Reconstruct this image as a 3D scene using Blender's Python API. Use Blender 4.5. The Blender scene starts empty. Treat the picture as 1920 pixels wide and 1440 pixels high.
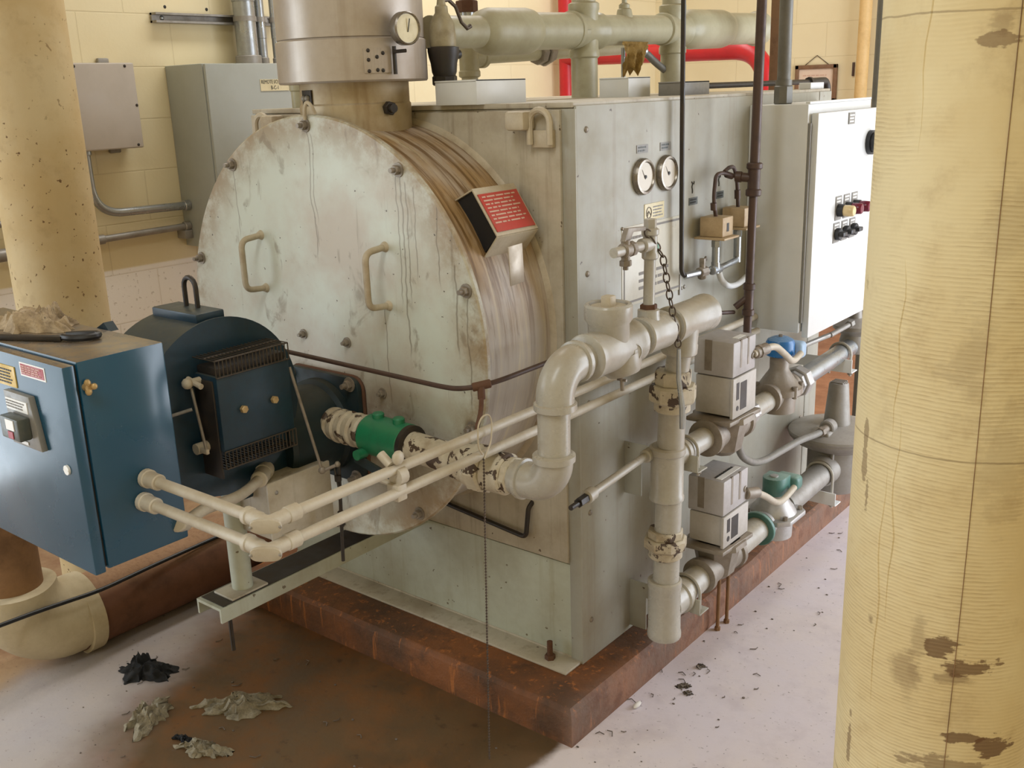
import bpy, bmesh, math, random
from mathutils import Vector, Matrix, noise
PI = math.pi
sc = bpy.context.scene
COL = sc.collection
V = Vector
UP = 0.1            # everything is measured from the top of the concrete pad, the floor is 0.1 lower
FL = -0.1           # floor level before the final lift

# ------------------------------------------------------------------ materials
def lin(h):
    h = h.lstrip('#')
    out = []
    for i in (0, 2, 4):
        c = int(h[i:i+2], 16) / 255
        out.append(c/12.92 if c <= 0.04045 else ((c+0.055)/1.055)**2.4)
    return (*out, 1)

class NT:
    def __init__(s, name):
        s.m = bpy.data.materials.new(name); s.m.use_nodes = True
        s.t = s.m.node_tree; s.b = s.t.nodes['Principled BSDF']
        s.geo = s.n('ShaderNodeNewGeometry')
        s.pos = s.geo.outputs['Position']
    def n(s, kind, **kw):
        x = s.t.nodes.new(kind)
        for k, v in kw.items(): setattr(x, k, v)
        return x
    def link(s, a, b): s.t.links.new(a, b)
    def put(s, sock, v):
        if hasattr(v, 'is_output'): s.link(v, sock)
        else: sock.default_value = v
    def mapping(s, scale=(1, 1, 1), loc=(0, 0, 0), src=None):
        m = s.n('ShaderNodeMapping'); m.inputs['Scale'].default_value = scale; m.inputs['Location'].default_value = loc
        s.link(src or s.pos, m.inputs['Vector']); return m.outputs[0]
    def noise(s, scale, detail=4, rough=0.55, vec=None, dist=0.0):
        x = s.n('ShaderNodeTexNoise'); x.inputs['Scale'].default_value = scale
        x.inputs['Detail'].default_value = detail; x.inputs['Roughness'].default_value = rough
        x.inputs['Distortion'].default_value = dist
        s.link(vec or s.pos, x.inputs['Vector']); return x.outputs['Fac']
    def ramp(s, fac, lo, hi, a=0.0, b=1.0):
        x = s.n('ShaderNodeMapRange'); x.interpolation_type = 'SMOOTHSTEP'
        x.inputs[1].default_value = lo; x.inputs[2].default_value = hi
        x.inputs[3].default_value = a; x.inputs[4].default_value = b
        s.link(fac, x.inputs[0]); return x.outputs[0]
    def mix(s, fac, a, b):
        x = s.n('ShaderNodeMix', data_type='RGBA')
        s.put(x.inputs[0], fac); s.put(x.inputs[6], a); s.put(x.inputs[7], b); return x.outputs[2]
    def math(s, op, a, b=0.0, clamp=False):
        x = s.n('ShaderNodeMath', operation=op); x.use_clamp = clamp
        s.put(x.inputs[0], a); s.put(x.inputs[1], b); return x.outputs[0]
    def xyz(s):
        x = s.n('ShaderNodeSeparateXYZ'); s.link(s.pos, x.inputs[0]); return x.outputs
    def bump(s, h, strength=0.3, dist=0.01):
        x = s.n('ShaderNodeBump'); x.inputs['Strength'].default_value = strength; x.inputs['Distance'].default_value = dist
        s.link(h, x.inputs['Height'])
        s.link(x.outputs[0], s.b.inputs['Normal'])
    def out(s, col, rough=0.5, metal=0.0, spec=None):
        s.put(s.b.inputs['Base Color'], col); s.put(s.b.inputs['Roughness'], rough); s.put(s.b.inputs['Metallic'], metal)
        if spec is not None: s.b.inputs['Specular IOR Level'].default_value = spec
        return s.m

def paint(name, base, dirt='#6b5a42', amt=0.35, scale=6.0, rough=0.5, metal=0.0, chip=None, chip_at=0.68, chip_scale=14,
          streak=0.0, streak_col='#5a4830', streak_scale=(30, 30, 1.6), dust=0.0, dust_col='#8d7a60', bump=0.06, fine=0.15, spec=None,
          speck=None, speck_at=0.70, speck_scale=38):
    t = NT(name)
    c = lin(base)
    n1 = t.noise(scale, 6, 0.6)
    col = t.mix(t.ramp(n1, 0.42, 0.75, 0, amt), c, lin(dirt))
    n2 = t.noise(scale*9, 5, 0.7)
    col = t.mix(t.ramp(n2, 0.35, 0.75, 0, fine), col, lin(dirt))
    if streak:
        n3 = t.noise(1.0, 5, 0.65, t.mapping(streak_scale))
        col = t.mix(t.ramp(n3, 0.52, 0.70, 0, streak), col, lin(streak_col))
    if chip:
        n4 = t.noise(chip_scale, 5, 0.6, dist=0.6)
        col = t.mix(t.ramp(n4, chip_at, chip_at+0.02), col, lin(chip))
    if speck:
        n5 = t.noise(speck_scale, 2, 0.5)
        col = t.mix(t.ramp(n5, speck_at, speck_at+0.03, 0, 0.85), col, lin(speck))
    if dust:
        sn = t.n('ShaderNodeSeparateXYZ'); t.link(t.geo.outputs['Normal'], sn.inputs[0])
        d = t.math('MULTIPLY', t.ramp(sn.outputs[2], 0.55, 0.95, 0, dust), t.ramp(n2, 0.25, 0.6, 0.55, 1.0))
        col = t.mix(d, col, lin(dust_col))
    r = t.ramp(n1, 0.3, 0.8, max(0.05, rough-0.08), min(1, rough+0.15))
    if bump: t.bump(n2, bump, 0.004)
    return t.out(col, r, metal, spec)

def plain(name, base, rough=0.5, metal=0.0, spec=None):
    t = NT(name); return t.out(lin(base), rough, metal, spec)

M = {}
M['boiler'] = paint('boiler_paint', '#a19f93', '#8b7d63', 0.30, 5, 0.45, streak=0.25, streak_col='#7d6b50', bump=0.03, speck='#4a3826', speck_at=0.74, speck_scale=45)
M['front'] = paint('boiler_front_paint', '#b9b1a0', '#7a6647', 0.55, 5, 0.5, streak=0.35, streak_col='#6a5337', bump=0.05, speck='#4f3b26', speck_at=0.72, speck_scale=50)
M['skirt'] = paint('boiler_skirt_paint', '#b3b7a8', '#86785a', 0.45, 4, 0.5, streak=0.25, streak_col='#8a7a4e', speck='#5a4a30', speck_at=0.71, speck_scale=60)
M['lug'] = paint('lug_paint', '#bdb19a', '#80684a', 0.5, 10, 0.55)
M['burner'] = paint('burner_blue', '#12303f', '#1f2226', 0.4, 9, 0.45, dust=0.75, dust_col='#3e4038', bump=0.05, fine=0.3)
M['burner_dark'] = paint('burner_teal', '#10272c', '#241f1a', 0.6, 10, 0.55, dust=0.5, dust_col='#4a4638', bump=0.08)
M['cab_blue'] = paint('cabinet_blue', '#16475f', '#1d3850', 0.25, 4, 0.25, dust=0.95, dust_col='#786650', bump=0.006, fine=0.03, spec=0.6)
M['wire'] = paint('wire_steel', '#463c30', '#2a231b', 0.5, 20, 0.5, 0.3)
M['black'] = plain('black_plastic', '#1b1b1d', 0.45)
M['blackmetal'] = paint('black_metal', '#2b2723', '#4a3b2c', 0.5, 20, 0.5, 0.2)
M['gas'] = paint('gas_pipe_paint', '#aeaaa0', '#83745c', 0.35, 9, 0.31, chip='#54422f', chip_at=0.73, chip_scale=18, dust=0.35, dust_col='#a18d68', bump=0.04)
M['gas_peel'] = paint('peeling_pipe_paint', '#c2b8a2', '#7b6340', 0.6, 14, 0.5, chip='#4a392b', chip_at=0.56, chip_scale=24, bump=0.25)
M['cond'] = paint('conduit_paint', '#bfb7a7', '#8f7c5c', 0.45, 9, 0.5, dust=0.3, dust_col='#a38b68')
M['galv'] = paint('galvanised_steel', '#a9adb0', '#7d7a70', 0.4, 12, 0.32, 0.75)
M['galv_dull'] = paint('dull_galvanised', '#9a9690', '#6d6454', 0.5, 12, 0.5, 0.4)
M['steel'] = paint('flue_steel', '#b3aaa0', '#8b7458', 0.45, 4, 0.42, 0.4, streak=0.35, streak_col='#8c7c66', streak_scale=(22, 22, 0.6), bump=0.01)
M['collar'] = paint('flue_collar_steel', '#b7a88c', '#85683c', 0.75, 5, 0.5, 0.25, streak=0.5, streak_col='#7e6034', streak_scale=(14, 14, 2))
M['header'] = paint('header_pipe_paint', '#a9a489', '#7f7252', 0.4, 7, 0.42, dust=0.45, dust_col='#8f7d58')
M['act'] = paint('actuator_grey', '#b3afaf', '#847a70', 0.35, 10, 0.5, dust=0.3, dust_col='#8c837a', bump=0.03)
M['act_low'] = paint('actuator_light_grey', '#bdb8b2', '#8d8272', 0.35, 12, 0.5, bump=0.05)
M['cast'] = paint('cast_metal', '#8f867a', '#5d4c3a', 0.5, 16, 0.5, 0.25, dust=0.35, dust_col='#8c7a66', bump=0.12)
M['cast_light'] = paint('cast_aluminium', '#b6b4b2', '#85796a', 0.4, 16, 0.42, 0.45, bump=0.08)
M['reg'] = paint('regulator_grey', '#918c84', '#6a5f50', 0.45, 14, 0.5, 0.15, dust=0.55, dust_col='#b9b3ae', bump=0.06)
M['blue_coil'] = paint('blue_coil', '#1f6aa8', '#34536e', 0.4, 20, 0.3, dust=0.35, dust_col='#a9bfd0')
M['blue_light'] = paint('light_blue_box', '#9db6cf', '#7c8ea0', 0.3, 20, 0.45)
M['green_coil'] = paint('green_coil', '#4f7a70', '#3d5850', 0.4, 20, 0.4, dust=0.8, dust_col='#8fa79c')
M['green'] = paint('green_clamp', '#20764f', '#1f4a33', 0.5, 18, 0.4, dust=0.2, dust_col='#47705a')
M['panel'] = paint('panel_grey', '#d6d7d5', '#a7a49b', 0.2, 5, 0.4, bump=0.015, fine=0.05)
M['panel_side'] = M['panel']
M['remote'] = paint('remote_panel_grey', '#a4a8a3', '#8d8a7c', 0.25, 4, 0.45, bump=0.02, fine=0.05)
M['jbox'] = paint('junction_box_grey', '#b7aea4', '#958a7b', 0.25, 5, 0.45, fine=0.05, bump=0.02)
M['rust_pipe'] = paint('rusty_pipe', '#6b452e', '#46301f', 0.7, 9, 0.8, dust=0.9, dust_col='#a58262', bump=0.25)
M['rust'] = paint('rust', '#5f412f', '#54331f', 0.6, 20, 0.8, bump=0.3)
M['brown_pipe'] = paint('brown_pipe', '#4d3930', '#2f241e', 0.5, 20, 0.5, 0.1)
M['elbow_ins'] = paint('elbow_insulation', '#c6b89a', '#8f7c5c', 0.5, 6, 0.8, bump=0.1)
M['brown_wrap'] = paint('brown_wrap', '#8b6846', '#4d3727', 0.7, 8, 0.85, bump=0.2)
M['red_pipe'] = paint('red_fire_pipe', '#c31f26', '#8f191c', 0.4, 8, 0.35, bump=0.02)
M['cream_pipe'] = paint('cream_pipe', '#d9b77c', '#a88855', 0.4, 10, 0.6)
M['grey_pipe'] = paint('grey_pipe', '#74726b', '#55503f', 0.4, 10, 0.5, 0.2)
M['chain'] = paint('chain_steel', '#5b4f45', '#33291f', 0.5, 60, 0.45, 0.5)
M['brass'] = paint('old_brass', '#b79a68', '#6f5834', 0.5, 40, 0.45, 0.4)
M['valve_olive'] = paint('olive_valve_paint', '#9a8f72', '#6f5f3f', 0.55, 30, 0.5, dust=0.3, dust_col='#a39373')
M['switch'] = paint('switch_beige', '#b39a76', '#7d6543', 0.55, 18, 0.55, dust=0.4, dust_col='#9d8a6b')
M['white'] = plain('white_label', '#e6e4e0', 0.45)
M['sign'] = paint('sign_board', '#c6c1b1', '#a79f8d', 0.3, 10, 0.35)
M['cream_label'] = paint('cream_label', '#d9cda6', '#a89970', 0.3, 30, 0.4)
M['grey_label'] = paint('grey_label', '#83807a', '#6b675f', 0.3, 60, 0.4)
M['dark_label'] = paint('dark_label', '#4a4f4a', '#6b675f', 0.3, 120, 0.4)
M['ink'] = plain('ink', '#2a2824', 0.6)
M['ink_grey'] = plain('ink_grey', '#77716a', 0.6)
M['ink_pale'] = paint('ink_pale', '#c9a893', '#b98a78', 0.4, 90, 0.6)
M['red_plate'] = paint('red_plate', '#b8423a', '#a35746', 0.45, 14, 0.4)
M['yellow_label'] = paint('yellow_label', '#d6b454', '#b09040', 0.3, 25, 0.5)
M['red_label'] = paint('red_label', '#a02a35', '#b0555c', 0.4, 40, 0.5)
M['maroon'] = plain('maroon_lens', '#6d1230', 0.25)
M['amber'] = plain('amber_lens', '#d8c191', 0.25)
M['glass'] = plain('gauge_dial_white', '#cfc8bb', 0.2)
M['chrome'] = paint('bezel_steel', '#8d857a', '#5d5246', 0.4, 40, 0.3, 0.7)
M['tag'] = paint('hang_tag', '#b5aa9a', '#93836c', 0.35, 20, 0.35, 0.35)
M['rag'] = paint('grey_rag', '#9a917c', '#4e4636', 0.75, 24, 0.95, bump=0.5, fine=0.5)
M['rag_black'] = paint('black_rag', '#1a1c20', '#0c0c0e', 0.5, 30, 0.8, bump=0.5)
M['rag_tan'] = paint('tan_rag', '#b7a283', '#5a4832', 0.8, 22, 0.95, bump=0.5, fine=0.4)
M['burlap'] = paint('burlap', '#8d6f35', '#5d471e', 0.7, 30, 0.95, bump=0.6, streak=0.5, streak_col='#b89a56', streak_scale=(90, 90, 6))
M['wood'] = paint('frame_wood', '#7d5c41', '#533a27', 0.5, 30, 0.5)
M['paper'] = paint('framed_paper', '#d9c2ac', '#b99f88', 0.3, 12, 0.5)
M['debris'] = paint('debris', '#5b5046', '#9a9088', 0.6, 60, 0.9)
M['whitebit'] = plain('white_scrap', '#d8d4ce', 0.6)

def drum_mat():
    t = NT('drum_streaked_paint')
    x = t.xyz()
    n = t.noise(1.0, 6, 0.65, t.mapping((2.6, 42, 2.6)), 0.7)
    nf = t.noise(1.0, 5, 0.7, t.mapping((7, 95, 7), (4, 1, 6)), 0.4)
    n2 = t.noise(1.0, 5, 0.6, t.mapping((5, 11, 5), (3, 1, 2)))
    low = t.ramp(t.math('ADD', x[2], t.math('MULTIPLY', t.math('SUBTRACT', n2, 0.5), 0.25)), 0.86, 1.22)    # oil that ran down from the flue fades out half way down the shell
    col = t.mix(t.math('MULTIPLY', t.ramp(n2, 0.30, 0.62, 0.35, 1.0), low), lin('#b7afa6'), lin('#a1835a'))
    col = t.mix(t.math('MULTIPLY', t.ramp(n, 0.47, 0.60, 0, 0.9), t.math('ADD', t.math('MULTIPLY', low, 0.75), 0.22)), col, lin('#684a22'))
    col = t.mix(t.ramp(n, 0.30, 0.44, 0.5, 0), col, lin('#cfc4a4'))
    col = t.mix(t.math('MULTIPLY', t.ramp(nf, 0.56, 0.68, 0, 0.8), t.math('ADD', t.math('MULTIPLY', low, 0.6), 0.25)), col, lin('#5d4526'))
    t.bump(n, 0.08, 0.004)
    return t.out(col, 0.45)
M['drum'] = drum_mat()

def disc_mat():
    t = NT('front_door_paint')
    x = t.xyz()
    base = lin('#c9cfc4')
    n = t.noise(3.2, 6, 0.6)
    col = t.mix(t.ramp(n, 0.40, 0.66, 0, 0.85), base, lin('#b9ac9c'))
    n2 = t.noise(9, 6, 0.7)
    col = t.mix(t.ramp(n2, 0.58, 0.85, 0, 0.4), col, lin('#8b7a60'))
    edge = t.math('SQRT', t.math('ADD', t.math('POWER', t.math('ADD', x[0], 0.555), 2), t.math('POWER', t.math('SUBTRACT', x[2], 0.952), 2)))
    col = t.mix(t.math('MULTIPLY', t.ramp(edge, 0.38, 0.52), t.ramp(n2, 0.35, 0.6, 0.15, 0.8)), col, lin('#8d7146'))
    # heat-browned patch round the burner mouth
    bm = t.math('SQRT', t.math('ADD', t.math('POWER', t.math('ADD', x[0], 0.36), 2), t.math('POWER', t.math('SUBTRACT', x[2], 0.72), 2)))
    col = t.mix(t.math('MULTIPLY', t.ramp(bm, 0.26, 0.03, 0, 0.8), t.ramp(n2, 0.3, 0.6, 0.4, 1)), col, lin('#7d634a'))
    n3 = t.noise(1.0, 5, 0.7, t.mapping((26, 26, 1.5)))
    col = t.mix(t.ramp(n3, 0.60, 0.74, 0, 0.55), col, lin('#6f5c3e'))
    n4 = t.noise(85, 2, 0.5)
    col = t.mix(t.ramp(n4, 0.72, 0.75, 0, 0.9), col, lin('#43331f'))
    n5 = t.noise(1.0, 3, 0.6, t.mapping((30, 30, 12), (1, 2, 3)), 1.2)
    col = t.mix(t.ramp(n5, 0.70, 0.76, 0, 0.5), col, lin('#6d5d49'))
    # oil that has run down from the bolts and handles
    wv = t.math('MULTIPLY', t.math('SUBTRACT', t.noise(1.0, 3, 0.6, t.mapping((3, 3, 9))), 0.5), 0.035)
    for (x0, zt_, ln, wd_) in ((-0.553, 1.44, 0.30, 0.0018), (-0.541, 1.43, 0.20, 0.0014), (-0.262, 1.34, 0.40, 0.002), (-0.248, 1.33, 0.26, 0.0016), (-0.276, 1.36, 0.30, 0.0015), (-0.225, 1.32, 0.20, 0.0014), (-0.115, 1.16, 0.20, 0.0022), (-0.085, 1.09, 0.25, 0.0018), (-0.16, 1.28, 0.17, 0.0016), (-0.845, 1.34, 0.16, 0.0015), (-0.335, 1.05, 0.24, 0.0014)):
        d_ = t.math('ABSOLUTE', t.math('SUBTRACT', t.math('ADD', x[0], wv), x0))
        k_ = t.math('MULTIPLY', t.ramp(d_, wd_*1.6, wd_*0.5), t.math('MULTIPLY', t.ramp(x[2], zt_-ln-0.02, zt_-ln+0.03), t.ramp(x[2], zt_, zt_-0.006)))
        col = t.mix(t.math('MULTIPLY', k_, 0.5), col, lin('#5a4a32'))
    n6 = t.noise(1.0, 4, 0.6, t.mapping((16, 16, 9), (7, 1, 4)), 0.8)
    col = t.mix(t.ramp(n6, 0.585, 0.70, 0, 0.5), col, lin('#776750'))
    t.bump(n2, 0.05, 0.004)
    return t.out(col, 0.42)
M['disc'] = disc_mat()

def wall_mat(name, axis, off):
    t = NT(name)
    x = t.xyz()
    cmb = t.n('ShaderNodeCombineXYZ'); t.link(x[axis], cmb.inputs[0]); t.link(x[2], cmb.inputs[1])
    mp = t.mapping((1, 1, 1), off, cmb.outputs[0])
    br = t.n('ShaderNodeTexBrick'); br.offset = 0.5; br.squash = 1.0
    br.inputs['Scale'].default_value = 1.0; br.inputs['Mortar Size'].default_value = 0.0035
    br.inputs['Mortar Smooth'].default_value = 0.6; br.inputs['Brick Width'].default_value = 0.40; br.inputs['Row Height'].default_value = 0.20
    t.link(mp, br.inputs['Vector'])
    n = t.noise(2.2, 5, 0.6); n2 = t.noise(70, 3, 0.6)
    cream = t.mix(t.ramp(n, 0.35, 0.7, 0, 0.5), lin('#e3d6b0'), lin('#dbcaa0'))
    white = t.mix(t.ramp(t.noise(70, 2, 0.5), 0.66, 0.70, 0, 0.45), lin('#f4f0ec'), lin('#a29688'))
    col = t.mix(t.ramp(x[2], 0.862, 0.872), white, cream)      # lower band is near-white below a sharp edge
    col = t.mix(t.ramp(br.outputs['Fac'], 0.0, 1.0, 0, 0.22), col, lin('#a8946a'))
    h = t.math('SUBTRACT', t.math('MULTIPLY', n2, 0.25), t.math('MULTIPLY', br.outputs['Fac'], 0.6))
    t.bump(h, 0.30, 0.006)
    return t.out(col, 0.55)
M['wall_l'] = wall_mat('painted_block_left', 1, (0.14, 0.155, 0))
M['wall_b'] = wall_mat('painted_block_back', 0, (0.05, 0.16, 0))

def floor_mat():
    t = NT('stained_concrete')
    x = t.xyz()
    n = t.noise(1.6, 6, 0.6); n2 = t.noise(7, 6, 0.65); n3 = t.noise(60, 4, 0.6)
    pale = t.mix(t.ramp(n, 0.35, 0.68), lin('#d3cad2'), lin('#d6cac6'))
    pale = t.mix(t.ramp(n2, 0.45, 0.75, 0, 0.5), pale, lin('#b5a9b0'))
    dim_conc = t.mix(t.ramp(n, 0.35, 0.68), lin('#a9a3a5'), lin('#b3a8a0'))
    dim_conc = t.mix(t.ramp(n2, 0.5, 0.75, 0, 0.4), dim_conc, lin('#978c90'))
    conc = t.mix(t.ramp(x[0], -0.1, -0.9), pale, dim_conc)      # daylight painted in: walkway side lighter, left corner kept darker
    brown = t.mix(t.ramp(n2, 0.35, 0.68), lin('#58432c'), lin('#724a24'))
    brown = t.mix(t.ramp(n, 0.42, 0.62, 0, 0.75), brown, lin('#5f4c33'))
    brown = t.mix(t.ramp(t.noise(22, 4, 0.6), 0.60, 0.72, 0, 0.6), brown, lin('#3d2b1e'))
    # rust-water stain in front of the pad: bounded on the right by the pad corner, on the left by a ragged curve
    wob = t.math('MULTIPLY', t.math('SUBTRACT', n2, 0.5), 0.20)
    wob2 = t.math('MULTIPLY', t.math('SUBTRACT', t.noise(3, 4, 0.6), 0.5), 0.30)
    right = t.ramp(t.math('ADD', x[0], t.math('MULTIPLY', wob, 0.25)), 0.085, 0.055)
    lim = t.math('ADD', t.math('ADD', x[0], t.math('MULTIPLY', x[1], 0.55)), wob2)
    left = t.ramp(lim, -1.44, -1.16)
    front = t.ramp(t.math('ADD', x[1], wob2), -0.06, 0.12, 1, 0)
    near = t.ramp(x[1], -2.6, -1.9)
    st = t.math('MULTIPLY', t.math('MULTIPLY', right, left), t.math('MULTIPLY', front, near))
    far = t.ramp(t.math('ADD', x[1], wob2), 1.9, 2.25)          # unpainted red-brown floor beyond the aisle
    lft = t.ramp(t.math('ADD', x[0], wob), -1.22, -1.40)
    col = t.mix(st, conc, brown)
    tan = t.mix(t.ramp(n2, 0.35, 0.7), lin('#a06b48'), lin('#8a5c40'))
    tan2 = t.mix(t.ramp(n2, 0.35, 0.7), lin('#a98c6c'), lin('#8d6a50'))
    col = t.mix(far, col, tan)
    col = t.mix(lft, col, tan2)
    col = t.mix(t.ramp(n3, 0.62, 0.72, 0, 0.35), col, lin('#5e5048'))
    col = t.mix(t.ramp(t.noise(90, 2, 0.5), 0.70, 0.73, 0, 0.6), col, lin('#4a3d36'))
    t.bump(t.math('ADD', n3, n2), 0.12, 0.004)
    return t.out(col, t.ramp(n2, 0.3, 0.7, 0.38, 0.62))
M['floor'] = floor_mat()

def pad_mat():
    t = NT('rusty_pad_concrete')
    n = t.noise(4, 6, 0.65); n2 = t.noise(18, 6, 0.7); x = t.xyz()
    col = t.mix(t.ramp(n, 0.36, 0.64), lin('#7d4c26'), lin('#533823'))
    col = t.mix(t.ramp(n2, 0.50, 0.72, 0, 0.7), col, lin('#46301f'))
    col = t.mix(t.ramp(t.noise(1, 4, 0.6, t.mapping((60, 60, 5))), 0.56, 0.68, 0, 0.6), col, lin('#b06a31'))
    grey = t.mix(t.ramp(n2, 0.4, 0.65), lin('#9b8579'), lin('#7a5443'))
    col = t.mix(t.ramp(t.math('ADD', x[0], t.math('MULTIPLY', t.math('SUBTRACT', n2, 0.5), 0.12)), 0.04, 0.14, 0, 0.5), col, grey)
    t.bump(n2, 0.5, 0.012)
    return t.out(col, 0.7)
M['pad'] = pad_mat()

def canvas_mat(name, base, base2, stain, ridge, spl):
    t = NT(name)
    x = t.xyz()
    n = t.noise(3.5, 6, 0.6); n2 = t.noise(16, 5, 0.65)
    col = t.mix(t.ramp(n, 0.36, 0.66), lin(base), lin(base2))
    col = t.mix(t.ramp(n2, 0.52, 0.78, 0, 0.35), col, lin(stain))
    hs = None
    if ridge:
        z = t.math('ADD', x[2], t.math('MULTIPLY', t.math('SUBTRACT', t.noise(9, 3, 0.5, t.mapping((1, 1, 0.35))), 0.5), 0.012))
        w = t.math('SINE', t.math('MULTIPLY', z, 2*PI/0.0051))
        # threads are only raised on some patches of the cloth
        patch = t.ramp(t.noise(5, 4, 0.6, t.mapping((1, 1, 0.8), (4, 7, 1))), 0.38, 0.62, 0.1, 1)
        w = t.math('MULTIPLY', w, patch)
        br = br_ = t.noise(1.0, 3, 0.6, t.mapping((28, 28, 160)))
        col = t.mix(t.math('MULTIPLY', t.ramp(w, 0.15, 0.95, 0, 0.36), t.ramp(br, 0.40, 0.62)), col, lin(stain))
        hs = t.math('ADD', t.math('MULTIPLY', w, 0.16), t.math('MULTIPLY', n2, 0.6))
        # brown oil patches, each with its own place round the pipe (arc length, height, half-width, half-height, strength)
        ang = t.math('ARCTAN2', t.math('SUBTRACT', x[1], -0.553), t.math('SUBTRACT', x[0], 0.988))
        va = math.atan2(-1.858+0.553, 1.314-0.988)
        arc = t.math('MULTIPLY', t.math('SUBTRACT', ang, va), 0.1275)
        ragged = t.math('ADD', t.math('MULTIPLY', t.math('SUBTRACT', t.noise(26, 5, 0.65), 0.5), 2.6), t.math('MULTIPLY', t.math('SUBTRACT', br_, 0.5), 1.6))
        for (s0, z0, ws, wz, k_) in ((0.004, 0.730, 0.020, 0.016, .8), (0.034, 0.708, 0.032, 0.014, .8), (0.020, 0.690, 0.030, 0.010, .45), (-0.040, 0.690, 0.024, 0.045, .38), (-0.026, 0.735, 0.014, 0.05, .3),
                (0.040, 0.606, 0.026, 0.010, .8), (0.074, 0.592, 0.030, 0.016, .85), (0.02, 0.560, 0.05, 0.018, .55), (-0.003, 1.443, 0.022, 0.008, .6), (0.0, 1.462, 0.016, 0.012, .35),
                (-0.128, 0.955, 0.006, 0.050, .55), (-0.117, 0.895, 0.005, 0.022, .55), (-0.157, 1.166, 0.008, 0.012, .35), (-0.092, 0.735, 0.006, 0.009, .5), (-0.118, 0.54, 0.005, 0.035, .6),
                (0.005, 1.10, 0.035, 0.07, .22), (0.05, 0.98, 0.04, 0.10, .18), (0.03, 1.25, 0.04, 0.07, .15)):
            dx = t.math('DIVIDE', t.math('SUBTRACT', arc, s0), ws); dz = t.math('DIVIDE', t.math('SUBTRACT', x[2], z0+UP), wz)
            dd_ = t.math('ADD', t.math('SQRT', t.math('ADD', t.math('MULTIPLY', dx, dx), t.math('MULTIPLY', dz, dz))), ragged)
            col = t.mix(t.ramp(dd_, 1.0, 0.75 if k_ > 0.5 else 0.3, 0, k_), col, lin('#5f3f22'))
        # wrap seams
        for z0 in (0.975+UP, 1.475+UP, 0.47+UP, 0.31+UP):
            s = t.ramp(t.math('ABSOLUTE', t.math('SUBTRACT', t.math('ADD', x[2], t.math('MULTIPLY', t.math('SUBTRACT', n, 0.5), 0.02)), z0)), 0.0006, 0.0016, 0.45, 0)
            col = t.mix(s, col, lin('#5f4626'))
    else:
        hs = n2
    if spl:
        p = t.noise(70, 2, 0.5); q = t.noise(3, 3, 0.5)
        col = t.mix(t.math('MULTIPLY', t.ramp(p, 0.68, 0.71, 0, 0.9), t.ramp(q, 0.46, 0.58)), col, lin('#6a4a28'))
        r = t.noise(24, 3, 0.5, t.mapping((1, 1, 1.0), (3, 5, 2)), 1.0)
        col = t.mix(t.ramp(r, 0.74, 0.76, 0, 0.6), col, lin('#7b5a34'))
    t.bump(hs, 0.30, 0.004)
    return t.out(col, 0.8)
M['canvas'] = canvas_mat('canvas_wrap', '#dacaa0', '#cfba8b', '#977a50', True, False)
M['canvas2'] = canvas_mat('painted_wrap', '#d6c39a', '#cbb282', '#9f845c', False, True)
M['ceil'] = paint('ceiling_paint', '#c9bda0', '#a7977a', 0.3, 2, 0.8)
M['wall_o'] = paint('wall_paint', '#dccb9d', '#c4b184', 0.3, 2, 0.6)

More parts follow.
